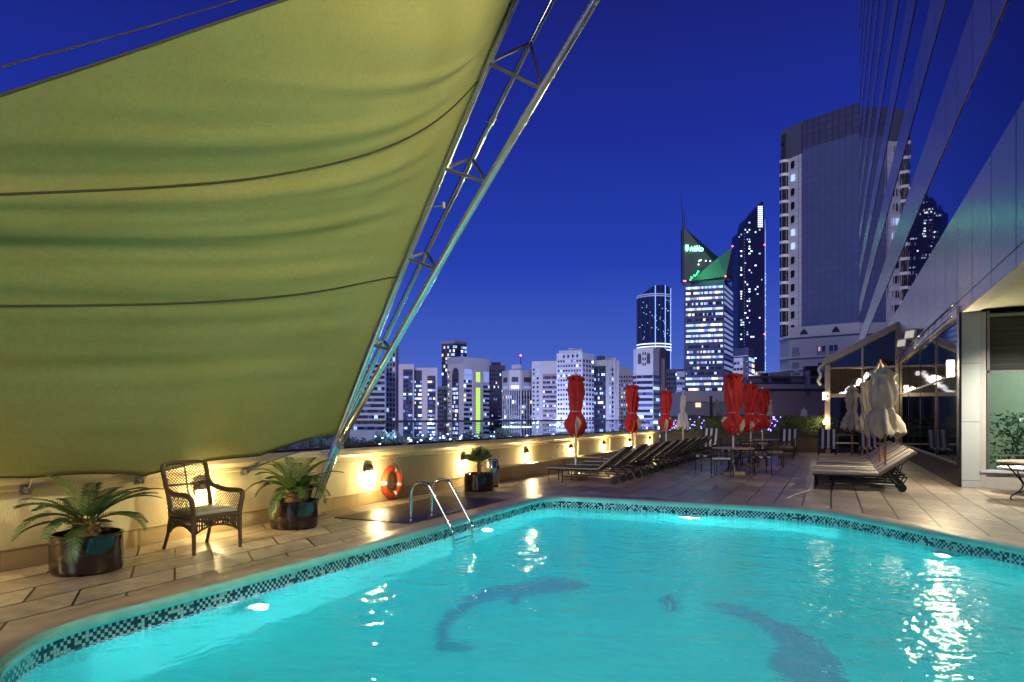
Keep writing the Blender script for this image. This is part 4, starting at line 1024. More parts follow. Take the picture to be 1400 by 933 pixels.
while z<ZT-4:
    hbox('window_band',z,z+2.06,M['mirror'],.012); hbox('spandrel_band',z+2.06,z+3.62,M['spandrel'])
    mb=MB(); mb.box((.003,(HY0+HY1)/2,z+2.07),(.022,HY1-HY0,.02)); mb.build('sill',M['sill'],hotel)
    z+=3.62
mb=MB(); mb.box((9.3,(HY0+HY1)/2,(ZT+3.9)/2+.1),(18,HY1-HY0-.2,ZT-4.0)); mb.build('core',M['greywall'],hotel)
# end cladding at far end
mb=MB(); mb.box((9.3,HY1-.03,ZT/2),(18.4,.3,ZT)); mb.build('end_wall',M['spandrel'],hotel)
# ground floor: column, recess, soffit
gfl=thing('hotel_entrance_bay','recessed hotel bay with pale metal column, slatted ceiling and lit window at the right edge','building front',(HX,17.75,0))
mb=MB(); mb.box((.18,.10,1.92),(.36,.25,3.83)); mb.build('column',grid_mat('column_cladding',(.66,.67,.58),(.2,.2,.17),(0,0,1.28),.012,rough=.45,metal=0,tilevar=.03,off=(0,0,-.15)),gfl)
mb=MB(); mb.box((-.02,.12,1.92),(.05,.32,3.83)); mb.build('corner_trim',M['darkbronze'],gfl)
M['slat']=grid_mat('ceiling_slat',(.55,.57,.44),(.08,.08,.06),(0,.14,0),.02,rough=.5)
mb=MB(); mb.box((2.3,-8.0,3.90),(4.0,15.6,.06)); mb.build('slatted_ceiling',M['slat'],gfl)
mb=MB(); mb.box((.17,-13.5,3.86),(.30,27.0,.06)); mb.build('soffit_edge',M['metalclad'],gfl)
mb=MB(); mb.box((.40,-.0,1.92),(.10,.06,3.8)); mb.build('jamb',M['cream'],gfl)
mb=MB(); mb.box((2.6,.05,.17),(4.5,.12,.34)); mb.build('window_plinth',M['cream'],gfl)
mb=MB(); mb.box((2.6,.03,.37),(4.5,.16,.06)); mb.build('window_sill',M['white'],gfl)
M['blind']=grid_mat('bamboo_blind',(.035,.032,.022),(.012,.011,.008),(0,0,.06),.012,rough=.6,tilevar=.3)
mb=MB(); mb.box((2.6,.16,3.17),(4.4,.04,1.30)); mb.build('blind',M['blind'],gfl)
mb=MB(); mb.box((2.6,.04,2.52),(4.4,.08,.05)); mb.box((1.32,.04,1.9),(.07,.09,2.9)); mb.box((2.9,.04,1.9),(.07,.09,3.6)); mb.box((.50,.04,2.1),(.05,.08,3.5)); mb.box((1.2,.04,.72),(1.4,.03,.03)); mb.build('window_frame',M['bracket'],gfl)
mb=MB(); mb.box((2.6,.05,1.45),(4.3,.008,2.1)); mb.build('window_glass',M['glassrail'],gfl)
M['room']=mat('pale_green_room_wall',(.42,.50,.36),.8,var=.05)
mb=MB(); mb.box((2.6,3.2,1.8),(5,.1,3.6)); mb.box((.45,1.7,1.8),(.08,3.0,3.6)); mb.box((4.8,1.7,1.8),(.08,3.0,3.6)); mb.box((2.6,1.6,3.75),(5,3.1,.06)); mb.build('room_wall',M['room'],gfl)
mb=MB(); mb.box((2.35,3.1,2.2),(.7,.06,.9)); mb.build('wall_panel',M['wood'],gfl)
mb=MB(); mb.rbox((2.2,3.08,1.35),(.4,.05,.35),.01); mb.rbox((2.2,3.05,1.35),(.34,.02,.29),.005,mi=1); mb.build('picture',[M['blackiron'],M['greywall']],gfl)
mb=MB(); mb.rbox((2.75,2.6,1.25),(.12,.5,2.5),.01); mb.build('door_leaf',M['white'],gfl)
lamp('AREA','room_light',(HX+2.4,19.3,3.6),85,(.92,1,.85),None,1.2).rotation_euler=(0,0,0)
# east side of the recess and far right glass
rg=thing('hotel_side_wall','dark glazed wall of the hotel bay beyond the right tables','glazed wall',(6.9,4,0)); mb=MB(); mb.box((0,0,1.9),(.1,27,3.8)); mb.build('pane',M['darkglass'],rg)
mb=MB()
for k in range(10): mb.box((-.07,-13+k*2.9,1.9),(.06,.08,3.8))
mb.build('mullion',M['metalclad'],rg)
# plant in window
t=thing('window_plant','glossy leafy plant in a dark planter behind the hotel window at the right','potted plant',(HX+1.25,18.55,0)); g=random.Random(4)
mb=MB(); mb.lathe([(.30,0),(.36,.3),(.38,.55),(.33,.55)],24); mb.build('planter',M['pot'],t,True)
mb=MB()
for k in range(7): mb.tube(bez([(0,0,.5),(g.uniform(-.2,.2),g.uniform(-.15,.15),.9),(g.uniform(-.45,.45),g.uniform(-.3,.3),1.45)],4),[.014]*8+[.006],5)
mb.build('stem',M['trunk'],t,True); mb=MB()
for k in range(900):
    p=Vector((g.gauss(0,.32),g.gauss(0,.24),g.uniform(.35,1.65))); p.x=max(-.62,min(.75,p.x*(1.2-.5*abs(p.z-.95)))); p.y=max(-.45,min(.6,p.y))
    a=g.uniform(0,2*PI); el=g.uniform(-.9,.7); d=Vector((math.cos(a)*math.cos(el),math.sin(a)*math.cos(el),math.sin(el)))*g.uniform(.09,.16); sd=d.cross(Vector((g.uniform(-1,1),g.uniform(-1,1),1.2))).normalized()*.03
    mb.add([p,p+d*.4+sd,p+d,p+d*.4-sd],[(0,1,2,3)])
M['gloss_leaf']=mat('glossy_leaf',(.05,.14,.03),.25,var=.5,vs=9); mb.build('leaves',M['gloss_leaf'],t,recalc=False)
# downlights
def downlight(x,y,lb,e=60):
    t=thing('ceiling_downlight',lb,'ceiling light',(x,y,3.868),0,'downlights in the slatted ceiling'); mb=MB(); mb.lathe([(.09,0),(.09,-.012),(.065,-.014),(.06,.0)],20,caps=False); mb.build('trim',M['chrome'],t,True)
    mb=MB(); mb.lathe([(.06,-.004),(.001,-.006)],16,caps=False); mb.build('lens',M['down'],t,True)
    lamp('SPOT','lamp_light',(0,0,-.03),e,(1,.97,.88),t,.05,spot=R(130),blend=.8,tgt=(0,0,-3))
    return t
downlight(3.72,16.2,'ceiling downlight in the slatted soffit above the right tables',800); downlight(3.72,11.5,'ceiling downlight in the slatted soffit further toward the camera',420)
downlight(3.72,6.5,'ceiling downlight in the slatted soffit beside the near part of the pool',230)

# glass wall x=HX-.03, y 17.9..32.7
gw=thing('glass_curtain_wall','dark reflecting glass wall with slim mullions behind the right loungers','glazed wall',(HX-.02,25.3,0)); LY=14.7
mb=MB(); mb.box((.03,0,.24),(.10,LY,.48)); mb.build('plinth',M['darkbronze'],gw)
mb=MB(); mb.box((.0,0,.49),(.10,LY,.03)); mb.build('sill',M['bracket'],gw)
for k in range(4):
    mb=MB(); mb.box((.03,-LY/2+1.8375+k*3.675,2.15),(.02,3.66,3.26)); mb.build('pane',M['darkglass'],gw)
mb=MB()
for k in range(5): mb.box((.016,-LY/2+k*3.675+.0,2.1),(.014,.03,3.3))
mb.build('mullion',M['darkbronze'],gw)
mb=MB(); mb.box((.01,0,2.5),(.03,LY,.05)); mb.build('transom',M['darkbronze'],gw)
mb=MB(); mb.tube([(-.10,-LY/2,4.05),(-.10,LY/2,4.05)],.022,8); mb.tube([(-.12,-LY/2,3.80),(-.12,LY/2,3.80)],.018,8)
for k in range(12): mb.tube([(-.10,-LY/2+.3+k*1.28,4.05),(-.12,-LY/2+.3+k*1.28,3.80)],.012,6)
mb.build('pipe_rail',M['chrome'],gw,'all')
mb=MB(); mb.box((.0,0,3.90),(.08,LY,.22)); mb.build('cornice',M['spandrel'],gw)
# floodlights
for i,(y,lb) in enumerate(((25.4,'larger floodlight box clamped on the pipe rail above the glass wall'),(28.2,'smaller floodlight box clamped on the pipe rail, farther from the camera'))):
    t=thing('floodlight',lb,'floodlight',(HX-.12,y,4.18),R(-52),'floodlights above the glass wall')
    rot=Matrix.Rotation(R(-12),3,'X')
    mb=MB(); mb.rbox((0,-.12,.06),(.42,.22,.30),.03,rot=rot); mb.build('housing',M['cream'],t,True)
    mb=MB(); mb.rbox((0,-.235,.035),(.36,.015,.24),.005,rot=rot); mb.build('lens',emis('floodlight_lens',(1,.95,.7),.35),t)
    mb=MB(); mb.tube([(-.22,0,.06),(-.22,.03,-.12),(.22,.03,-.12),(.22,0,.06)],.014,6); mb.build('stirrup',M['bracket'],t,True)
FL=[]
for y in (25.4,28.2):
    FL.append(lamp('SPOT','floodlight_beam',(HX-.42,y-.25,4.22),1500,(1,.93,.62),None,.12,tgt=(-5.3,5.0,5.2),spot=R(30),blend=.8))
t=thing('added_sail_floodlight','added floodlight box out of view on the hotel wall, brightening the sail','floodlight',(HX-.22,5.6,7.3),R(-90))  # added fixture out of view, put in to brighten the sail
mb=MB(); mb.rbox((0,-.05,.0),(.42,.20,.30),.03,rot=Matrix.Rotation(R(15),3,'X')); mb.build('housing',M['cream'],t,True); mb=MB(); mb.tube([(-.24,0,0),(-.24,.2,0),(.24,.2,0),(.24,0,0)],.014,6); mb.build('stirrup',M['bracket'],t,True)
lamp('SPOT','floodlight_beam',(HX-.5,5.6,7.25),2000,(1,.95,.58),None,.10,tgt=(-5.2,5.4,4.6),spot=R(66),blend=.6)  # beam of the added fixture, grazing the sail folds
# cylinder wall lamps
def cyl_lamp(x,y,z,lb,e,axis=-1,hh=.30,r=.075):
    t=thing('cylinder_wall_lamp',lb,'wall lamp',(x,y,z),0,'lit cylinder lamps on the hotel posts')
    mb=MB(); mb.lathe([(r,-hh/2),(r,hh/2)],20); mb.build('diffuser',M['lampwhite'],t,True)
    mb=MB(); mb.lathe([(r+.008,hh/2),(r+.008,hh/2+.03),(.01,hh/2+.035)],20); mb.lathe([(r+.008,-hh/2-.03),(r+.008,-hh/2)],20); mb.box((.10,0,0),(.12,.05,.10)); mb.build('cap',M['chrome'],t,True)
    lamp('POINT','lamp_light',(-.20,-.10,0),e,(1,.82,.48),t,.08)
    return t
cyl_lamp(HX-.17,17.95,2.62,'bright cylinder lamp on the pale column at the corner of the hotel bay',190,hh=.36,r=.075)
cyl_lamp(HX-.22,32.3,2.72,'lit cylinder lamp on the far post of the glass wall beside the pavilion',14)
cyl_lamp(-.26,32.9,2.50,'lit yellow cylinder lamp on the left post of the pavilion',14)
# ------------------------------------------------------------------ pavilion
pv=thing('garden_pavilion','glazed pavilion with sloping roof and bamboo blinds attached to the hotel behind the loungers','pavilion',(-.2,33.1,0)); PWD=HX+.2; z0,z1=3.85,5.35; PDp=7
M['pframe']=mat('bronze_beige_frame',(.42,.36,.27),.4,.2)
for x in(0.06,):
    mb=MB(); mb.box((x,0,z0/2),(.22,.20,z0)); mb.box((x,PDp,z0/2),(.22,.2,z0)); mb.build('corner_post',M['pframe'],pv)
mb=MB(); mb.box((PWD-.06,0,z1/2),(.12,.16,z1)); mb.build('wall_post',M['pframe'],pv)
mb=MB(); mb.ext([(-.12,-.16,z0),(PWD,-.16,z1),(PWD,-.16,z1+.20),(-.12,-.16,z0+.20)],(0,.26,0)); mb.build('sloping_beam',M['pframe'],pv)
mb=MB(); mb.ext([(-.15,-.05,z0+.21),(PWD,-.05,z1+.21),(PWD,-.05,z1+.28),(-.15,-.05,z0+.28)],(0,PDp,0)); mb.build('roof',M['metalclad'],pv)
for z_ in(3.72,2.52,.45):
    mb=MB(); mb.box((PWD/2,-.01,z_),(PWD,.09,.07 if z_!=2.52 else .15)); mb.build('transom',M['pframe'],pv)
mb=MB(); mb.box((1.42,-.02,2.3),(.07,.08,4.6)); mb.build('mullion',M['pframe'],pv)
mb=MB(); mb.ext([(.15,.03,3.76),(1.38,.03,3.76),(1.38,.03,z0+(z1-z0)*1.38/PWD-.02),(.15,.03,z0+.04)],(0,.02,0)); mb.ext([(1.46,.03,3.76),(PWD-.1,.03,3.76),(PWD-.1,.03,z1-.08),(1.46,.03,z0+(z1-z0)*1.46/PWD-.02)],(0,.02,0)); mb.build('gable_pane',M['darkglass'],pv)
mb=MB(); mb.box((PWD/2,.04,1.25),(PWD-.3,.01,2.45)); mb.build('pane',glass('smoked_glass',(.35,.4,.4),1.6),pv)
mb=MB()
for k in range(34): mb.box((.2+k*.075,.10,3.12),(.022,.012,1.12))
mb.build('blind',M['timber'],pv)
mb=MB()
for k in range(34): mb.box((.2+k*.075,.10,1.45),(.03,.012,2.0))
mb.build('blind',M['darkbronze'],pv)
mb=MB(); mb.box((.0,PDp/2,1.9),(.06,PDp-.3,3.8)); mb.build('side_pane',M['darkglass'],pv)
mb=MB(); mb.box((PWD/2,PDp-.2,2.2),(PWD-.3,.1,4.4)); mb.build('rear_wall',mat('warm_interior_wall',(.42,.27,.13),.7),pv)
mb=MB(); mb.tube(bez([(-.16,.1,3.9),(-.30,.1,3.7),(-.22,.1,3.45),(-.32,.1,3.2),(-.2,.1,3.0)],6),.06,8); mb.build('rolled_awning',M['whitefab'],pv,True)
ch=thing('chandelier','cluster of bright white glass globes hanging inside the pavilion','chandelier',(.9,34.8,3.7)); g=random.Random(2)
mb=MB(); mb.tube([(.3,0,.1),(.3,0,-.1)],.02,6); mb.tube([(.9,0,-.0),(-.6,0,-.75)],.012,6); mb.build('rod',M['blackiron'],ch)
for k in range(11):
    f=k/10; mb=MB(); mb.lathe([(.001,-.11),(.07,-.08),(.10,0),(.07,.08),(.001,.11)],12,(.75-1.2*f+g.uniform(-.06,.06),g.uniform(-.15,.15),-.12-.95*f+g.uniform(-.07,.07))); mb.build('globe',M['chand'],ch,True)
lamp('POINT','lamp_light',(.2,-.3,-.5),26,(1,.85,.6),ch,.2)

# ------------------------------------------------------------------ neighbouring low structures
def bld(name,label,px_t,top_py,depth=14,zb=-16,wallm=None,group=None,cat='building',tt=None):
    pts=[D(a,t_) for a,t_ in px_t]; tt=tt or px_t[0][1]; zt=Zt(top_py,tt)
    o=pts[0]; t=thing(name,label,cat,(o.x,o.y,zb),0,group)
    back=[p+p.normalized()*depth for p in (pts[-1],pts[0])]
    poly=[p-o for p in pts+back]
    mb=MB(); mb.prism(poly,0,zt-zb); mb.build('wall',wallm,t)
    return t,[p-o for p in pts],zt-zb
B={}
def wcol(n,c): 
    if n not in B: B[n]=mat(n,c,.8,var=.08,vs=.08)
    return B[n]
CW=wcol('white_concrete',(.40,.385,.40)); CG=wcol('grey_concrete',(.30,.30,.38)); CB=wcol('brown_cladding',(.26,.19,.19)); CD=wcol('dark_cladding',(.035,.035,.06)); CT=wcol('taupe_cladding',(.42,.36,.38)); CN=wcol('navy_cladding',(.06,.07,.14))
WD=mat('dark_window',(.015,.02,.045),.12,spec=1,var=.3,vs=.05)
WM=mat('dim_window',(.07,.09,.20),.2,var=.3,vs=.05)
WC=emis('lit_cool_window',(.50,.72,1),.75); WW=emis('lit_warm_window',(1,.78,.48),.85); WF=emis('faint_lit_window',(.32,.40,.75),.40); WG=emis('lime_lit_window',(.55,1,.05),.85); WA=emis('lit_bright_window',(.80,.92,1),1.5)
WMATS=[WD,WM,WC,WW,WF,WA]
def rows(t,p0,p1,z0,z1,fh,nx,wf,hf,lit,seed,u0=0,u1=1,mats=None,name='storey_glazing',zoff=.3,cap=None,run=0):
    """one child mesh per storey: nx window boxes across the face p0->p1"""
    g=random.Random(seed); d=(p1-p0); Lh=d.length; dn=d.normalized(); nrm_=Vector((dn.y,-dn.x))
    v=Vector((fx,fy))
    if nrm_.dot(v)>0: nrm_=-nrm_
    mats=mats or WMATS; n=int((z1-z0)/fh); st=0
    for j in range(n):
        zz=z0+j*fh+fh*zoff; mb=MB(); cell=Lh*(u1-u0)/nx; rowlit=lit*g.choice([.3,.7,1,1.3,1.6])
        for i in range(nx):
            a=Lh*u0+cell*(i+.5-wf/2); b_=Lh*u0+cell*(i+.5+wf/2)
            q0=p0+dn*a+nrm_*.42; q1=p0+dn*b_+nrm_*.42; e0=p0+dn*a-nrm_*.05; e1=p0+dn*b_-nrm_*.05
            if run and st>0: st-=1; mi=last
            else:
                r=g.random()
                if r<rowlit: mi=g.choices([2,3,4,5],[4,1.6,3,1.4])[0]
                else: mi=0 if g.random()<.75 else 1
                last=mi; st=g.randint(0,run) if run else 0
            zb_,zt_=zz,zz+fh*hf
            mb.add([(q0.x,q0.y,zb_),(q1.x,q1.y,zb_),(q1.x,q1.y,zt_),(q0.x,q0.y,zt_),(e0.x,e0.y,zb_),(e1.x,e1.y,zb_),(e1.x,e1.y,zt_),(e0.x,e0.y,zt_)],[(0,1,2,3),(4,5,1,0),(3,2,6,7),(4,0,3,7),(1,5,6,2)],mi)
        mb.build(name,mats,t)
def slab(t,p0,p1,z0,z1,m_,name='panel',out=.3,u0=0,u1=1):
    d=p1-p0; dn=d.normalized(); nn=Vector((dn.y,-dn.x)); v=Vector((fx,fy))
    if nn.dot(v)>0: nn=-nn
    a=p0+d*u0; b_=p0+d*u1; mb=MB(); mb.prism([a-nn*.05,b_-nn*.05,b_+nn*out,a+nn*out],z0,z1); return mb.build(name,m_,t)
def fins(t,p0,p1,z0,z1,n,w_,m_,out=.5,name='fin'):
    d=p1-p0; dn=d.normalized(); nn=Vector((dn.y,-dn.x)); v=Vector((fx,fy))
    if nn.dot(v)>0: nn=-nn
    for i in range(n+1):
        a=p0+d*(i/n); mb=MB(); mb.prism([a-dn*w_/2,a+dn*w_/2,a+dn*w_/2+nn*out,a-dn*w_/2+nn*out],z0,z1); mb.build(name,m_,t)
def roofbox(t,p0,u,z,w_,h_,m_,back=6,name='roof_block',d1=None):
    a=p0; c=a+(d1-a)*u+Vector((fx,fy))*back; mb=MB(); mb.box((c.x,c.y,z+h_/2),(w_,w_*.7,h_),YAW); mb.build(name,m_,t)
G0=-16
# 1 striped slab left
t,p,h=bld('office_block','white striped office block partly hidden behind the truss and sail','0',0) if False else bld('office_block','white striped office block with long dark window bands partly hidden behind the truss',[(478,520),(527,520)],497,wallm=CW)
rows(t,p[0],p[1],8,h,4.3,10,1.0,.55,.10,1,.02,.98)
t,p,h=bld('glass_tower','slim grey glass tower just right of the truss, beside the striped office block',[(528,540),(545,540)],476,wallm=CG)
rows(t,p[0],p[1],6,h,4.0,3,.62,.7,.10,2,.0,.75); slab(t,p[0],p[1],0,h+2,CN,'corner_panel',.5,.8,1)
# 2 paired block
t,p,h=bld('office_block','pale framed office block with two dark glass strips, taller left half of the pair',[(545,500),(566,500)],498,wallm=CT)
slab(t,p[0],p[1],4,h-4,CD,'glass_strip',.25,.30,.92); rows(t,p[0],p[1],6,h-4,3.1,7,.85,.5,.22,3,.32,.9,run=2)
t,p,h=bld('office_block','pale framed office block with dark glass strips, right half of the pair, bright floor bands',[(566,505),(598,505)],503,wallm=CT)
slab(t,p[0],p[1],4,h-2,CD,'glass_strip',.25,.02,.34); rows(t,p[0],p[1],6,h-6,3.1,6,.95,.5,.33,4,.03,.33,run=3)
slab(t,p[0],p[1],4,h-6,CD,'glass_strip',.25,.58,.92); rows(t,p[0],p[1],6,h-8,3.1,7,.95,.5,.28,5,.59,.91,run=3)
# 3
t,p,h=bld('apartment_block','low white apartment block squeezed between two taller blocks',[(597,540),(613,540)],528,wallm=CW)
rows(t,p[0],p[1],4,h-1,3.4,5,.5,.5,.25,6)
# 4
t,p,h=bld('glass_tower','tall dark gridded tower with many lit windows rising behind the arched building',[(604,760),(622,750),(638,765)],471,wallm=CN)
rows(t,p[0],p[1],6,h,4.2,7,.7,.62,.38,7); rows(t,p[1],p[2],6,h,4.2,6,.7,.62,.38,8); slab(t,p[0],p[1],h,h+3,CG,'parapet',.6); slab(t,p[1],p[2],h,h+3,CG,'parapet',.6)
# 5 arched + lime strip
t,p,h=bld('office_tower','white tower with a tall arch and a vertical lime green lit strip',[(612,520),(634,505),(669,525)],488,wallm=CW,tt=505)
ha=Zt(498,515)-G0
slab(t,p[0],p[1],ha,h+.5,CG,'top_recess',.2,.0,1)
slab(t,p[0],p[1],4,ha-8,CD,'arch_glazing',.3,.30,.70)
mb=MB(); d=p[1]-p[0]; 
for k in range(12):
    a0=PI*k/12; a1=PI*(k+1)/12; c=.5; r=.2
    q0=p[0]+d*(c+r*math.cos(a0)); q1=p[0]+d*(c+r*math.cos(a1)); zb_=ha-8; hh=5
    v_=-Vector((fx,fy))*.35
    mb.add([(q0.x+v_.x,q0.y+v_.y,zb_),(q1.x+v_.x,q1.y+v_.y,zb_),(q1.x+v_.x,q1.y+v_.y,zb_+hh*math.sin(a1)),(q0.x+v_.x,q0.y+v_.y,zb_+hh*math.sin(a0))],[(0,1,2,3)])
mb.build('arch_head',CD,t)
rows(t,p[0],p[1],5,ha-9,3.3,4,.85,.6,.55,9,.33,.67); rows(t,p[0],p[1],5,ha-4,3.3,2,.4,.4,.15,10,.02,.22)
rows(t,p[1],p[2],5,h-14,3.5,4,.9,.55,.12,11,.0,.30); rows(t,p[1],p[2],5,h-20,3.5,4,.9,.55,.12,12,.74,1)
slab(t,p[1],p[2],4,h-11,CT,'pier',.9,.32,.72); slab(t,p[1],p[2],h-13,h-9,WF,'lit_top_window',.25,.02,.30); slab(t,p[1],p[2],h-18,h-13.5,WF,'lit_top_window',.25,.02,.30); slab(t,p[1],p[2],h-18,h-10,WF,'lit_top_window',.25,.76,.98)
zz1,zz2=Zt(510,520)-G0,Zt(524,520)-G0; pp0=p[1]-Vector((fx,fy))*.8; pp1=p[2]-Vector((fx,fy))*.8
rows(t,pp0,pp1,zz2,zz1,1.55,1,1,.78,1,13,.46,.62,mats=[WG]*6,name='lime_window')
rows(t,pp0,pp1,4,Zt(529,520)-G0,1.75,1,1,.78,1,14,.46,.62,mats=[WG]*6,name='lime_window')
# 6
t,p,h=bld('apartment_block','dark blue-grey block with scattered small lit windows right of the lime strip tower',[(669,600),(691,600)],500,wallm=CN)
rows(t,p[0],p[1],4,h,3.6,8,.5,.5,.16,15); roofbox(t,p[0],.4,h,8,3,CD,4,d1=p[1]); roofbox(t,p[0],.8,h,4,2,CG,4,d1=p[1])
# 7 crown block
t,p,h=bld('office_tower','rounded white-crowned building with vertical fins and dark glass between',[(688,505),(697,492),(712,490),(727,500)],512,wallm=CD,tt=492)
for i in range(3):
    hh=Zt(534,492)-G0; fins(t,p[i],p[i+1],4,hh,4 if i!=1 else 5,.45,CW,.7); slab(t,p[i],p[i+1],hh,h+3,CW,'crown',.8); rows(t,p[i],p[i+1],6,hh-1,3.6,5,.75,.6,.12,16+i)
    slab(t,p[i],p[i+1],hh+6,hh+9.5,CD,'crown_arch',1.0,.2,.8); slab(t,p[i],p[i+1],hh+1.5,hh+3.2,WA if i==1 else WF,'crown_window',1.0,.15,.85)
    slab(t,p[i],p[i+1],11,12.2,WA,'lit_floor',1.0,.02,.98)
roofbox(t,p[1],.6,h+3,7,4,CG,4,d1=p[2]); mb=MB(); c=p[2]+Vector((fx,fy))*5; mb.tube([(c.x,c.y,h+5),(c.x,c.y,h+13)],.3,6); mb.build('roof_mast',CD,t); mb=MB(); mb.lathe([(.001,-.8),(.8,0),(.001,.8)],8,(c.x,c.y,h+13.8)); mb.build('beacon',M['redlamp'],t)
# 8
t,p,h=bld('apartment_block','white and brown apartment tower with balcony bands and bright white top',[(727,480),(738,478),(763,476)],494,wallm=CW,tt=478)
rows(t,p[0],p[1],4,h-2,3.1,2,.45,.45,.15,20); slab(t,p[1],p[2],4,h-9,CB,'brown_front',.3,.15,1); rows(t,p[1],p[2],5,h-10,3.3,8,.9,.5,.13,21,.18,.98)
for k in range(int((h-14)/3.3)): slab(t,p[1],p[2],4.2+k*3.3,5.3+k*3.3,CT,'balcony',1.0,.17,.99)
# 9
t,p,h=bld('apartment_block','broad pale lilac apartment tower with small windows behind the nearest red umbrella',[(761,440),(796,432),(812,446)],482,wallm=CW,tt=432)
rows(t,p[0],p[1],4,h-3,3.05,9,.5,.42,.10,22,.03,.97); rows(t,p[1],p[2],4,h-3,3.05,4,.45,.5,.08,23); rows(t,p[0],p[1],h-4,h,3,4,.35,.6,.1,24,.2,.9)
slab(t,p[0],p[1],h,h+1.6,CG,'parapet',.5,.1,1); roofbox(t,p[0],.75,h,9,3,CG,5,d1=p[1])
# 10
t,p,h=bld('apartment_block','narrow tower, dark glass half beside a white half with slim windows',[(812,460),(829,452),(845,458)],492,wallm=CW,tt=452)
slab(t,p[0],p[1],4,h-4,CD,'glass_front',.3,.02,.95); rows(t,p[0],p[1],5,h-5,3.1,6,.75,.5,.30,25,.04,.93); rows(t,p[1],p[2],5,h-5,3.1,2,.6,.6,.16,26,.25,.6); fins(t,p[1],p[2],2,h,3,.5,CW,.8)
roofbox(t,p[0],.6,h,5,3,CD,4,d1=p[1]); roofbox(t,p[1],.4,h,7,1.6,CG,4,d1=p[2])
# 11
t,p,h=bld('apartment_block','low grey apartment block in the gap left of the banded tower',[(845,560),(869,560)],507,wallm=CG)
rows(t,p[0],p[1],4,h-1,3.3,7,.5,.5,.22,27); roofbox(t,p[0],.3,h,8,3,CG,4,d1=p[1])
# 12
t,p,h=bld('office_tower','white banded tower with arched top windows behind the second red umbrella',[(866,400),(870,392),(893,388),(901,396)],476,wallm=CW,tt=390)
for i in range(3): rows(t,p[i],p[i+1],4,h-12,3.25,[1,7,3][i],.98,.5,.26 if i==1 else .15,28+i,.03,.97,run=2)
for u in(.2,.72):
    slab(t,p[1],p[2],h-9,h-4,CD,'arched_window',.3,u-.1,u+.1); slab(t,p[1],p[2],h-4,h-3.2,CD,'arched_window',.3,u-.07,u+.07)
rows(t,p[1],p[2],h-11,h-2,3,2,.5,.5,.1,33,.34,.6)
t,p,h=bld('apartment_block','brown shafted dark block joined behind the banded tower',[(899,420),(903,415),(911,418)],478,wallm=CD)
slab(t,p[1],p[2],0,h-6,CB,'brown_shaft',.6,.1,.6); rows(t,p[0],p[1],5,h-5,3.3,2,.7,.5,.15,34)
t,p,h=bld('apartment_block','blue-grey narrow block directly left of the bank tower',[(911,520),(935,520)],505,wallm=CN)
rows(t,p[0],p[1],4,h,3.5,8,.55,.5,.18,35); t,p,h=bld('apartment_block','pale narrow block close against the left side of the bank tower',[(925,450),(936,450)],508,wallm=CG); rows(t,p[0],p[1],4,h,3.5,3,.8,.45,.25,36)
# 14 round tower
t0=900; c=D(894,t0+22); zt=Zt(388,t0)-G0
t=thing('round_glass_tower','rounded dark glass tower with bright vertical lines and a lit ring at its base','skyscraper',(c.x,c.y,G0))
mb=MB(); n=40; r=22.3; vs=[]
for k in range(n):
    a=2*PI*k/n; vs.append(Vector((r*math.cos(a),r*math.sin(a),0)))
tops=[Vector((v.x,v.y,zt-9+9*max(-1,min(1,(v.x*rx+v.y*ry)/r*.2+.75))-14*max(0,-(v.x*rx+v.y*ry)/r-.2)-7*max(0,(v.x*rx+v.y*ry)/r-.45))) for v in vs]
mb.add(vs+tops,[(i,(i+1)%n,n+(i+1)%n,n+i) for i in range(n)]+[tuple(range(n,2*n))]); mb.build('shaft',mat('blue_black_glass',(.03,.05,.14),.12,.5,var=.15,vs=.02),t)
sf=emis('blue_strip_light',(.25,.42,1),1.3); 
for k in range(n):
    if k%2: continue
    v=vs[k]
    if (v.x*fx+v.y*fy)>6: continue
    u=(v.x*rx+v.y*ry)/r; m_=sf if u>-.3 and k%4==0 else CN
    mb=MB(); mb.tube([v*1.01,Vector((v.x*1.01,v.y*1.01,tops[k].z))],.55,4); mb.build('vertical_rib',m_,t)
for z_,e_ in((Zt(474,t0)-G0,1),(Zt(470,t0)-G0,1),(Zt(478,t0)-G0,1),(Zt(402,t0)-G0,0),(Zt(404.5,t0)-G0,0)):
    mb=MB(); mb.lathe([(r+.8,z_-.7),(r+.8,z_+.7)],40,caps=False); mb.build('lit_ring',emis('ring_light',(.7,.85,1),1.4) if e_ else WF,t)
for j in range(24):
    g=random.Random(j); mb=MB(); z_=Zt(410+j*2.4,t0)-G0
    for k in range(2):
        a=YAW-PI/2+g.uniform(-1.2,1.2); p_=Vector(((r+.3)*math.cos(a),(r+.3)*math.sin(a),z_)); mb.box(p_,(.9,.9,.9))
    mb.build('lit_window',WC,t)
# 15 bank tower
t,p,h=bld('bank_tower','dark blue bank tower with lit floor bands, green pyramid wedges and glowing sign','x',0) if False else bld('bank_tower','dark blue bank tower with lit floor bands, slanted green wedge crown and glowing green sign',[(935,478),(990,470),(1001.5,500)],384,wallm=CN,tt=474,cat='skyscraper')
rows(t,p[0],p[1],h-3-3.72*40,h-3,3.72,30,.97,.42,.82,40,.05,.97,mats=[WD,WM,WC,WW,WF,WA],run=1)
rows(t,p[1],p[2],h-3-3.72*40,h-2,3.72,1,1,.5,1,41,.02,.98,mats=[WM,WM,WF,WF,WF,WF])
vv=Vector((fx,fy)); rt=Vector((rx,ry)); o=D(935,478)
def pz(px,py,t_): d=D(px,t_)-o; return Vector((d.x,d.y,Zt(py,t_)-G0))
GD=mat('dark_green_granite',(.012,.035,.03),.4,var=.2,vs=.05); GP=mat('green_roof_panel',(.03,.13,.08),.45,var=.15,vs=.05)
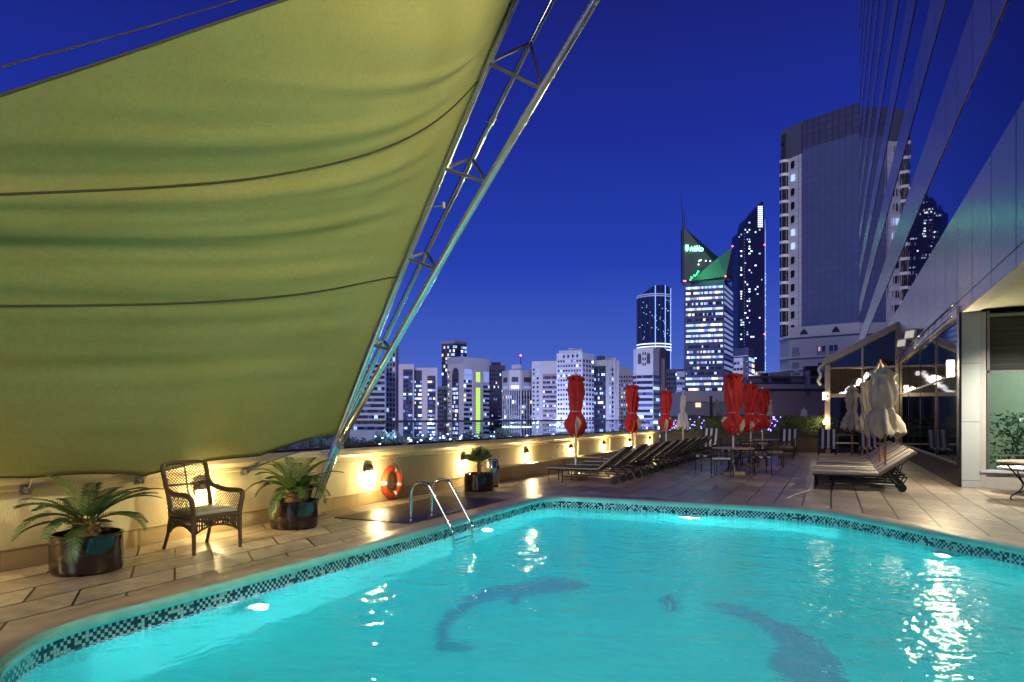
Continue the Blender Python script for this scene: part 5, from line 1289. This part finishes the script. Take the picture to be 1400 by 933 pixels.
mb=MB(); mb.ext([pz(935,384,478),pz(935,311,478),pz(982,352,478),pz(998,384,474)],(fx*9,fy*9,0)); mb.build('crown_wedge',GD,t)
mb=MB(); mb.ext([pz(945,384.5,473),pz(981,353,468),pz(1001,338,468),pz(992,378.5,468)],(fx*7,fy*7,0)); mb.build('crown_wedge',GP,t)
mb=MB(); mb.ext([pz(992,378.5,468.2),pz(1001,338,468.2),pz(1002,384,500),pz(992,384,470)],(fx*7,fy*7,0)); mb.build('crown_return',CN,t)
mb=MB(); mb.tube([pz(934,390,477),pz(933,300,477),pz(931,264,477)],[.7,.4,.15],6); mb.tube([pz(936,320,479),pz(936,288,479)],[.5,.2],6); mb.build('spire',CD,t)
sg_m=emis('green_sign_light',(.10,1,.42),11)
cu=bpy.data.curves.new('sign_lettering','FONT'); cu.body='NBAD'; cu.size=6.0; cu.extrude=.2; cu.align_x='LEFT'; cu.offset=.06
to=bpy.data.objects.new('tmp',cu); COL.objects.link(to); bpy.context.view_layer.update()
me=bpy.data.meshes.new_from_object(to.evaluated_get(bpy.context.evaluated_depsgraph_get())); bpy.data.objects.remove(to)
me.materials.clear(); me.materials.append(sg_m); so_=bpy.data.objects.new('sign_lettering',me); COL.objects.link(so_); so_.parent=t
so_.location=pz(943,343.6,476.5); so_.rotation_euler=(R(90),0,YAW)
ss=me.vertices; wd_=max(v.co.x for v in ss)-min(v.co.x for v in ss); s_=(18*476/F)/wd_; so_.scale=(s_,s_,1)
mb=MB()   # arabic line above: joined strokes and dots
def sp_(px,py): return pz(px,py,476.3)
mb.tube([sp_(943.5,339),sp_(944,340.6),sp_(946.5,340.8),sp_(947,339.2),sp_(948,340.6),sp_(950.5,340.6),sp_(951,338.6),sp_(952,340.6),sp_(954.5,340.4),sp_(956,339),sp_(957.5,340.4),sp_(958.6,338.6)],.33,5)
mb.tube([sp_(953,336.2),sp_(953,339.8)],.3,5); 
for a in((945.2,337.8),(949,337.6),(956,337),(950.4,337.6)): mb.tube([sp_(*a),sp_(a[0]+.5,a[1])],.38,5)
mb.build('sign_script',sg_m,t)
mb=MB(); mb.ext([sp_(937.2,335.5),sp_(941,335.5),sp_(941,341.5),sp_(939.1,344),sp_(937.2,341.5)],(-fx*.3,-fy*.3,0)); mb.build('sign_crest',sg_m,t)
mb=MB()
for a,b_ in((944,384),(946,381),(949,378),(952,375.5),(955,372)):
    for k in range(3): c=pz(a+rnd.uniform(-1,1.5),b_-1+rnd.uniform(-1.5,1.5),466); mb.box(c,(.8,.8,.7))
mb.build('green_uplight',emis('green_uplight_lens',(.05,1,.3),1.2),t)
for k,(a,b_) in enumerate(((1001.5,337),(935,384.5),(937,384.5),(992,378))):
    mb=MB(); mb.lathe([(.001,-.6),(.6,0),(.001,.6)],8,pz(a,b_,466)); mb.build('beacon',M['redlamp'],t)
mb=MB()
for a,b_ in((956,357),(958,356),(965,357),(971,357.5),(955,362)): mb.box(pz(a,b_,476),(.9,.9,.9))
mb.build('small_lit_window',WA,t)
c=pz(940,386,455); lamp('SPOT','green_floodlight',c,42000,(.05,1,.35),t,1.5,tgt=pz(985,360,470),spot=R(75),blend=1)
mb=MB(); mb.tube([pz(1002,384,500),pz(1002,370,500)],.4,5); mb.build('spire',CD,t)
# 16 tall curved tower
t0=950; o=D(1009,t0); t=thing('curved_skyscraper','tallest dark skyscraper with curving stepped top and scattered lit windows','skyscraper',(o.x,o.y,G0))
def pz2(px,py,tt=t0): d=D(px,tt)-o; return Vector((d.x,d.y,max(0,Zt(py,tt)-G0)))
prof=[(1009,600),(1009,322),(1010,318),(1014,314.5),(1017,312),(1018,305),(1020,299),(1025,295),(1029,292),(1033,285),(1038,279),(1042.5,275),(1044,281),(1045.5,310),(1045.5,600)]
mb=MB(); mb.ext([pz2(*a) for a in prof],(fx*28,fy*28,0)); mb.build('shaft',mat('black_blue_glass',(.02,.022,.06),.2,.3,var=.15,vs=.02),t)
mb=MB(); mb.ext([pz2(1045.6,600),pz2(1045.6,300),pz2(1046.8,320),pz2(1046.8,600)],(fx*28,fy*28,0)); mb.build('lit_edge',emis('edge_glow',(.25,.38,.9),.55),t)
def tower_top(px):
    for (a,b_),(c,d_) in zip(prof[1:],prof[2:]):
        if a<=px<=c and c>a: return b_+(d_-b_)*(px-a)/(c-a)
    return 300
g=random.Random(77)
for j in range(85):
    py=282+j*3.25; mb=MB(); cnt=0
    for i in range(12):
        px=1010.5+i*2.8
        if py<tower_top(px)+4: continue
        pr=.04+.20*(i in(1,4,5))+.06*math.sin(j*.5+i)
        if g.random()<pr: mb.box(pz2(px,py,t0-.5),(g.choice([1.1,1.6,2.4]),1,1.7),YAW,mi=g.choice([0,0,1])); cnt+=1
    if cnt: mb.build('lit_glazing',[WA,WC],t)
for j in range(11):
    mb=MB()
    for i in range(3):
        px=1037+i*2.3; py=283+j*2.7
        if py>tower_top(px)+2: mb.box(pz2(px,py,t0-.6),(1.5,1,1.6),YAW)
    if mb.v: mb.build('crown_glazing',WA,t)
mb=MB()
for j in range(60): mb.box(pz2(1017.5,320+j*4,t0-.5),(.7,.7,.7))
mb.build('dotted_light_line',WF,t)
for a,b_ in((1045,335),(1045,457)): mb=MB(); mb.lathe([(.001,-1),(1,0),(.001,1)],8,pz2(a,b_,t0-1)); mb.build('beacon',M['redlamp'],t)
mb=MB()
for j in range(40):
    if g.random()<.6: mb.box(pz2(1046.5,375+j*4.2,t0-1),(.8,1,2.4),YAW)
mb.build('edge_strip_light',WC,t)
# 17
t,p,h=bld('office_block','dark blue glass office block with thin white lines right of the bank tower',[(1003,420),(1023,410),(1031,425)],475,wallm=CN,tt=410)
rows(t,p[0],p[1],4,h,3.6,1,.98,.10,1,50,mats=[WF]*6); rows(t,p[1],p[2],4,h-3,3.4,2,.7,.6,.8,51)
t,p,h=bld('apartment_block','small white apartment block in front of the dark office block',[(1003,350),(1016,345),(1020,350)],489,wallm=CW,tt=345); rows(t,p[0],p[1],4,h,3.1,3,.6,.4,.15,52)
t,p,h=bld('apartment_block','low white block with a few lit windows at the foot of the tallest skyscraper',[(1029,500),(1046,500)],508,wallm=CW); rows(t,p[0],p[1],4,h,3.2,5,.5,.5,.25,53)
# ---- 18 white balcony tower
M['towerglass']=grid_mat('mullioned_lilac_glass',(.085,.11,.235),(.07,.08,.15),(1.0,0,1.675),.09,rough=.4,metal=.0,tilevar=.05,rotz=-YAW)
M['whitepanel']=grid_mat('white_tower_panel',(.60,.62,.66),(.25,.26,.3),(2.2,0,1.675),.07,rough=.5,tilevar=.04,rotz=-YAW)
t,p,h=bld('apartment_tower','tall apartment tower with white bowed balcony side and lilac glass front, left of the hotel','x',0) if False else bld('apartment_tower','tall apartment tower with white bowed corner windows and broad lilac glass front beside the hotel',[(1067.5,172),(1097,166),(1099,166)],176,wallm=CT,tt=170,cat='skyscraper',depth=20)
slab(t,p[0],p[1],0,Zt(219,170)-G0,M['whitepanel'],'white_side',.25)
slab(t,p[0],p[1],Zt(219,170)-G0+.02,h+.01,wcol('slate_panel',(.10,.11,.17)),'slate_top',.22)
oo=D(1067.5,172); push=lambda p,d_,o_: p+(p+o_).normalized()*d_
e0=D(1097,164.8)-oo; e1=D(1200,152)-oo; hh=Zt(169,166)-G0
mb=MB(); mb.prism([e0,e1,push(e1,16,oo),push(e0,16,oo)],0,hh); mb.build('glass_front',M['towerglass'],t)
mb=MB(); mb.prism([e0-vv*.06-rt*.02,e1-vv*.06,push(e1,2,oo),push(e0,2,oo)-rt*.02],Zt(205,165)-G0,hh+.05); mb.build('slate_band',grid_mat('slate_glass_band',(.07,.075,.13),(.04,.04,.075),(1.0,0,1.675),.14,rough=.3,rotz=-YAW),t)
WDULL=mat('dull_dark_glazing',(.012,.012,.02),.6,spec=.15)
for j in range(13):
    zf=Zt(221+18.45*j,170)-G0
    c0=D(1072.5,170.5)-oo
    mb=MB(); K=10; a_=[]
    for k in range(K+1):
        w_=PI*k/K; a_.append(c0-rt*math.cos(w_)*1.15-vv*math.sin(w_)*1.0)
    mb.prism(a_,zf-3.1,zf-.35); mb.build('bow_window',WDULL,t)
    mb=MB(); a2=[c0+(q_-c0)*1.12 for q_ in a_]; mb.prism(a2,zf-.37,zf+.32); mb.build('balcony_slab',M['white'],t)
    mb=MB(); 
    for k in (2,5,8): q_=a_[k]; mb.tube([(q_.x-vv.x*.04,q_.y-vv.y*.04,zf-3.1),(q_.x-vv.x*.02,q_.y-vv.y*.02,zf-.4)],.035,4)
    mb.build('window_mullion',M['white'],t)
    a=D(1081.7,168.4)-oo; b2=D(1085.3,167.8)-oo; mb=MB(); mb.prism([a-vv*.3,b2-vv*.3,b2+vv*.3,a+vv*.3],zf-2.2,zf-.7); mb.build('small_window',WC if j in(1,5,6) else WDULL,t)
for (a,b_,c,d_) in ((1069,1073,184,196),(1069,1073,201,216),(1079,1085,194,200),(1079,1085,205,211)): 
    q0=D(a,170.5)-oo; q1=D(b_,169.5)-oo; mb=MB(); mb.prism([q0-vv*.6,q1-vv*.6,q1+vv*.3,q0+vv*.3],Zt(d_,170)-G0,Zt(c,170)-G0); mb.build('top_recess',CD,t)
# ---- 19 podium
t,p,h=bld('podium_building','pale grey podium building with arched dark windows at the foot of the apartment tower',[(1066,140),(1079,136),(1215,125)],462,wallm=wcol('pale_podium_render',(.58,.58,.58)),tt=136,cat='building',depth=18)
o2=D(1066,140)
def q2(px,tt): return D(px,tt)-o2
a=q2(1079,137); b_=q2(1215,126); mb=MB(); z1_=Zt(441,132)-G0; mb.prism([push(a,3,o2),push(b_,3,o2),push(b_,14,o2),push(a,14,o2)],h-2,z1_); mb.build('upper_storey',B['pale_podium_render'],t)
for z_,w__ in((h-.15,.5),(Zt(492,138)-G0,.35),(Zt(508,138)-G0,.3)): slab(t,p[1],p[2],z_,z_+w__,M['white'],'ledge',.5); slab(t,p[0],p[1],z_,z_+w__,M['white'],'ledge',.5)
def facept(px,off): 
    f=(px-1079)/(1215-1079); tt=1/((1-f)/136+f/125); return D(px,tt)-o2-vv*off
def fslab(px0,px1,py0,py1,m_,name,off=.15,back=.4,ref=132,extra=0):
    a=facept(px0,off-extra); b_=facept(px1,off-extra); tt=ref; mb=MB(); mb.prism([a,b_,b_+vv*back,a+vv*back],Zt(py1,tt)-G0,Zt(py0,tt)-G0); return mb.build(name,m_,t)
for c in(1108,1153,1192):
    for px0,px1,py0,py1 in((c-5,c+5,452,456.5),(c-4,c+4,449.5,452),(c-2.5,c+2.5,447.6,449.5),(c-1,c+1,446.3,447.6)): fslab(px0,px1,py0,py1,CD,'arched_window',.15,.4,132,3.0)
for c in(1122.5,1139):
    fslab(c-5.5,c+5.5,473,480.5,WD,'window',.12,.3); fslab(c-5.5,c+5.5,481,486.5,CT,'window_box',.35,.6)
    fslab(c-.4,c+.4,473,480.5,M['white'],'window_bar',.18,.1)
fslab(1118,1121,474,480,emis('pink_lit_window',(.9,.45,.6),.5),'lit_pane',.16,.1)
for y0,y1 in((473,482),(494,505)): fslab(1083,1092,y0,y1,CG,'balcony_recess',.05,.3); fslab(1083,1092,y1-1,y1+5,CW,'balcony_front',.6,.7)
fslab(1118,1124,496,504,CD,'window',.1,.3)
# ---- 20 low walls behind hedge
t=thing('service_wall','mauve rendered wall with pipe ledge on top behind the hedge','wall',(*D(1040,60),0)); o3=D(1040,60)
q3=lambda px,tt:D(px,tt)-o3
def pw(px0,t0_,px1,t1_,py0,py1,m_,name,back=1.0,ref=60):
    a=q3(px0,t0_); b_=q3(px1,t1_); mb=MB(); mb.prism([a,b_,b_+vv*back,a+vv*back],max(-16,Zt(py1,ref)),Zt(py0,ref)); return mb.build(name,m_,t)
pw(1010,60,1240,60,532,830,M['mauve'],'lower_face'); pw(1010,59.6,1240,59.6,526,532,M['greywall'],'string_course',1.2); pw(1020,60.5,1240,60.5,515,526,wcol('violet_grey_render',(.22,.20,.33)),'upper_band',1)
mb=MB(); a=q3(1022,59.5); b_=q3(1130,59.5); mb.tube([(a.x,a.y,Zt(516.5,60)),(b_.x,b_.y,Zt(516.5,60))],.12,8); mb.build('pipe',M['bracket'],t,True)
for px,w_,hh in((1045,.5,.3),(1066,1.6,.35),(1108,1.0,.9),(1118,1.8,.5)): mb=MB(); a=q3(px,60); mb.rbox((a.x,a.y,Zt(515,60)+hh/2),(w_,.8,hh),.05,YAW); mb.build('roof_unit',CD if w_<1.5 else CG,t)
pw(1104,59,1107.5,59,508,532,M['greywall'],'pilaster',.5)
t=thing('low_roof_building','low white roof building with a lit window behind the hedge, below the bank tower','building',(*D(935,110),-16)); o4=D(935,110)
a,b_=Vector((0,0)),D(1012,110)-o4; mb=MB(); mb.prism([a,b_,b_+vv*12,a+vv*12],0,Zt(535,110)+16); mb.build('wall',CW,t)
slab(t,a,b_,Zt(549,110)+16,Zt(550,110)+16+.02,CG,'ledge',.3)
slab(t,a,b_,8,Zt(550,110)+16,wcol('lower_grey_render',(.22,.21,.25)),'lower_wall',.15)  # darker grey below the ledge
rows(t,a,b_,Zt(558,110)+16,Zt(550,110)+16,1.0,7,.8,.9,.0,60,.1,.55,zoff=0); slab(t,a,b_,Zt(557,110)+16,Zt(551,110)+16,WW,'lit_window',.35,.2,.29)

# ------------------------------------------------------------------ city ground, trees, lamps
mb=MB(); mb.add([(-4000,-1500,G0),(4000,-1500,G0),(4000,5000,G0),(-4000,5000,G0)],[(0,1,2,3)]); struct(mb.build('city_ground',mat('city_ground',(.12,.12,.14),.9,var=.4,vs=.02),recalc=False))
a,b_,c,d_=D(380,300),D(1100,260),D(1130,330),D(360,370)
mb=MB(); mb.add([(*a,G0+.01),(*b_,G0+.01),(*c,G0+.01),(*d_,G0+.01)],[(0,1,2,3)]); struct(mb.build('boulevard',mat('asphalt',(.05,.05,.055),.6),recalc=False))
hp=thing('hotel_podium','plain rendered building body carrying the pool deck','building',(0,13,0)); 
mb=MB(); mb.box((-8.1,0,-8.1),(.3,48,16)); mb.box((0,24.2,-8.1),(16,.3,16)); mb.build('podium_wall',M['greywall'],hp)
g=random.Random(31)
def tree_proto(seed,h,r):
    q_=random.Random(seed); t=thing('park_tree','x','tree',(0,0,0),0,'dark trees along the boulevard seen through the glass rail')
    mb=MB(); mb.tube([(0,0,0),(.1,.1,h*.4),(0,.2,h*.7)],[.35,.25,.12],6)
    for k in range(5):
        a=2*PI*k/5; mb.tube([(0.05,.1,h*.4),(r*.5*math.cos(a),r*.5*math.sin(a),h*.72)],[.15,.05],5)
    mb.build('trunk',M['trunk'],t); mb=MB()
    cl=[Vector((q_.gauss(0,r*.45),q_.gauss(0,r*.45),h*q_.uniform(.45,.95))) for _ in range(12)]
    for k in range(520):
        c=q_.choice(cl); d=Vector((q_.gauss(0,1),q_.gauss(0,1),q_.gauss(0,.8))).normalized()*r*.36*q_.uniform(.6,1.1); p=c+d; s_=q_.uniform(.25,.55)
        a=Vector((q_.uniform(-1,1),q_.uniform(-1,1),q_.uniform(-1,1))).normalized(); b_=a.orthogonal().normalized()
        mb.add([p-a*s_,p-b_*s_*.7,p+a*s_,p+b_*s_*.7],[(0,1,2,3)])
    mb.build('crown',M['crown'],t,recalc=False); return t
protos=[tree_proto(k,h,r) for k,(h,r) in enumerate(((9,4),(11,4.6),(8,3.6),(10,5)))]
used=set()
TL=['dark rounded tree among the boulevard trees seen through the glass rail']
for i in range(80):
    px=g.uniform(395,905); tt=g.choice([g.uniform(230,300),g.uniform(300,460)]); k=i%4
    o=protos[k] if k not in used else copy_tree(protos[k]); used.add(k); d=D(px,tt); place(o,(d.x,d.y,G0),g.uniform(0,6),TL[0]); s_=g.uniform(.8,1.15); o.scale=(s_,s_,s_*g.uniform(.85,1.0))
def street_lamp():
    t=thing('street_lamp','x','street lamp',(0,0,0),0,'blue-white street lamps among the far trees')
    mb=MB(); mb.tube([(0,0,0),(0,0,8),(.4,0,8.6),(1.4,0,8.8)],[.14,.09,.07,.06],6); mb.build('post',CG,t)
    mb=MB(); mb.lathe([(.001,-.4),(.44,-.26),(.52,0),(.36,.16),(.001,.2)],10,(1.5,0,8.75)); mb.build('lantern',M['bluelamp'],t); return t
slp=street_lamp()
for i in range(70):
    px=g.choice([g.uniform(560,700),g.uniform(480,900),g.uniform(590,740)]); tt=g.uniform(260,430); o=slp if i==0 else copy_tree(slp); d=D(px,tt); place(o,(d.x,d.y,G0+g.uniform(-2,0)),g.uniform(0,6),'blue-white street lamp glowing among the dark trees beyond the glass rail')
# a few real lamp lights down there
for i in range(9):
    px=490+i*50; d=D(px,350+(i%2)*70); lamp('POINT','street_glow',(d.x,d.y,G0+13),60000,(.42,.52,1),None,.8)
cars=thing('parked_car','x','car')
bpy.data.objects.remove(cars)
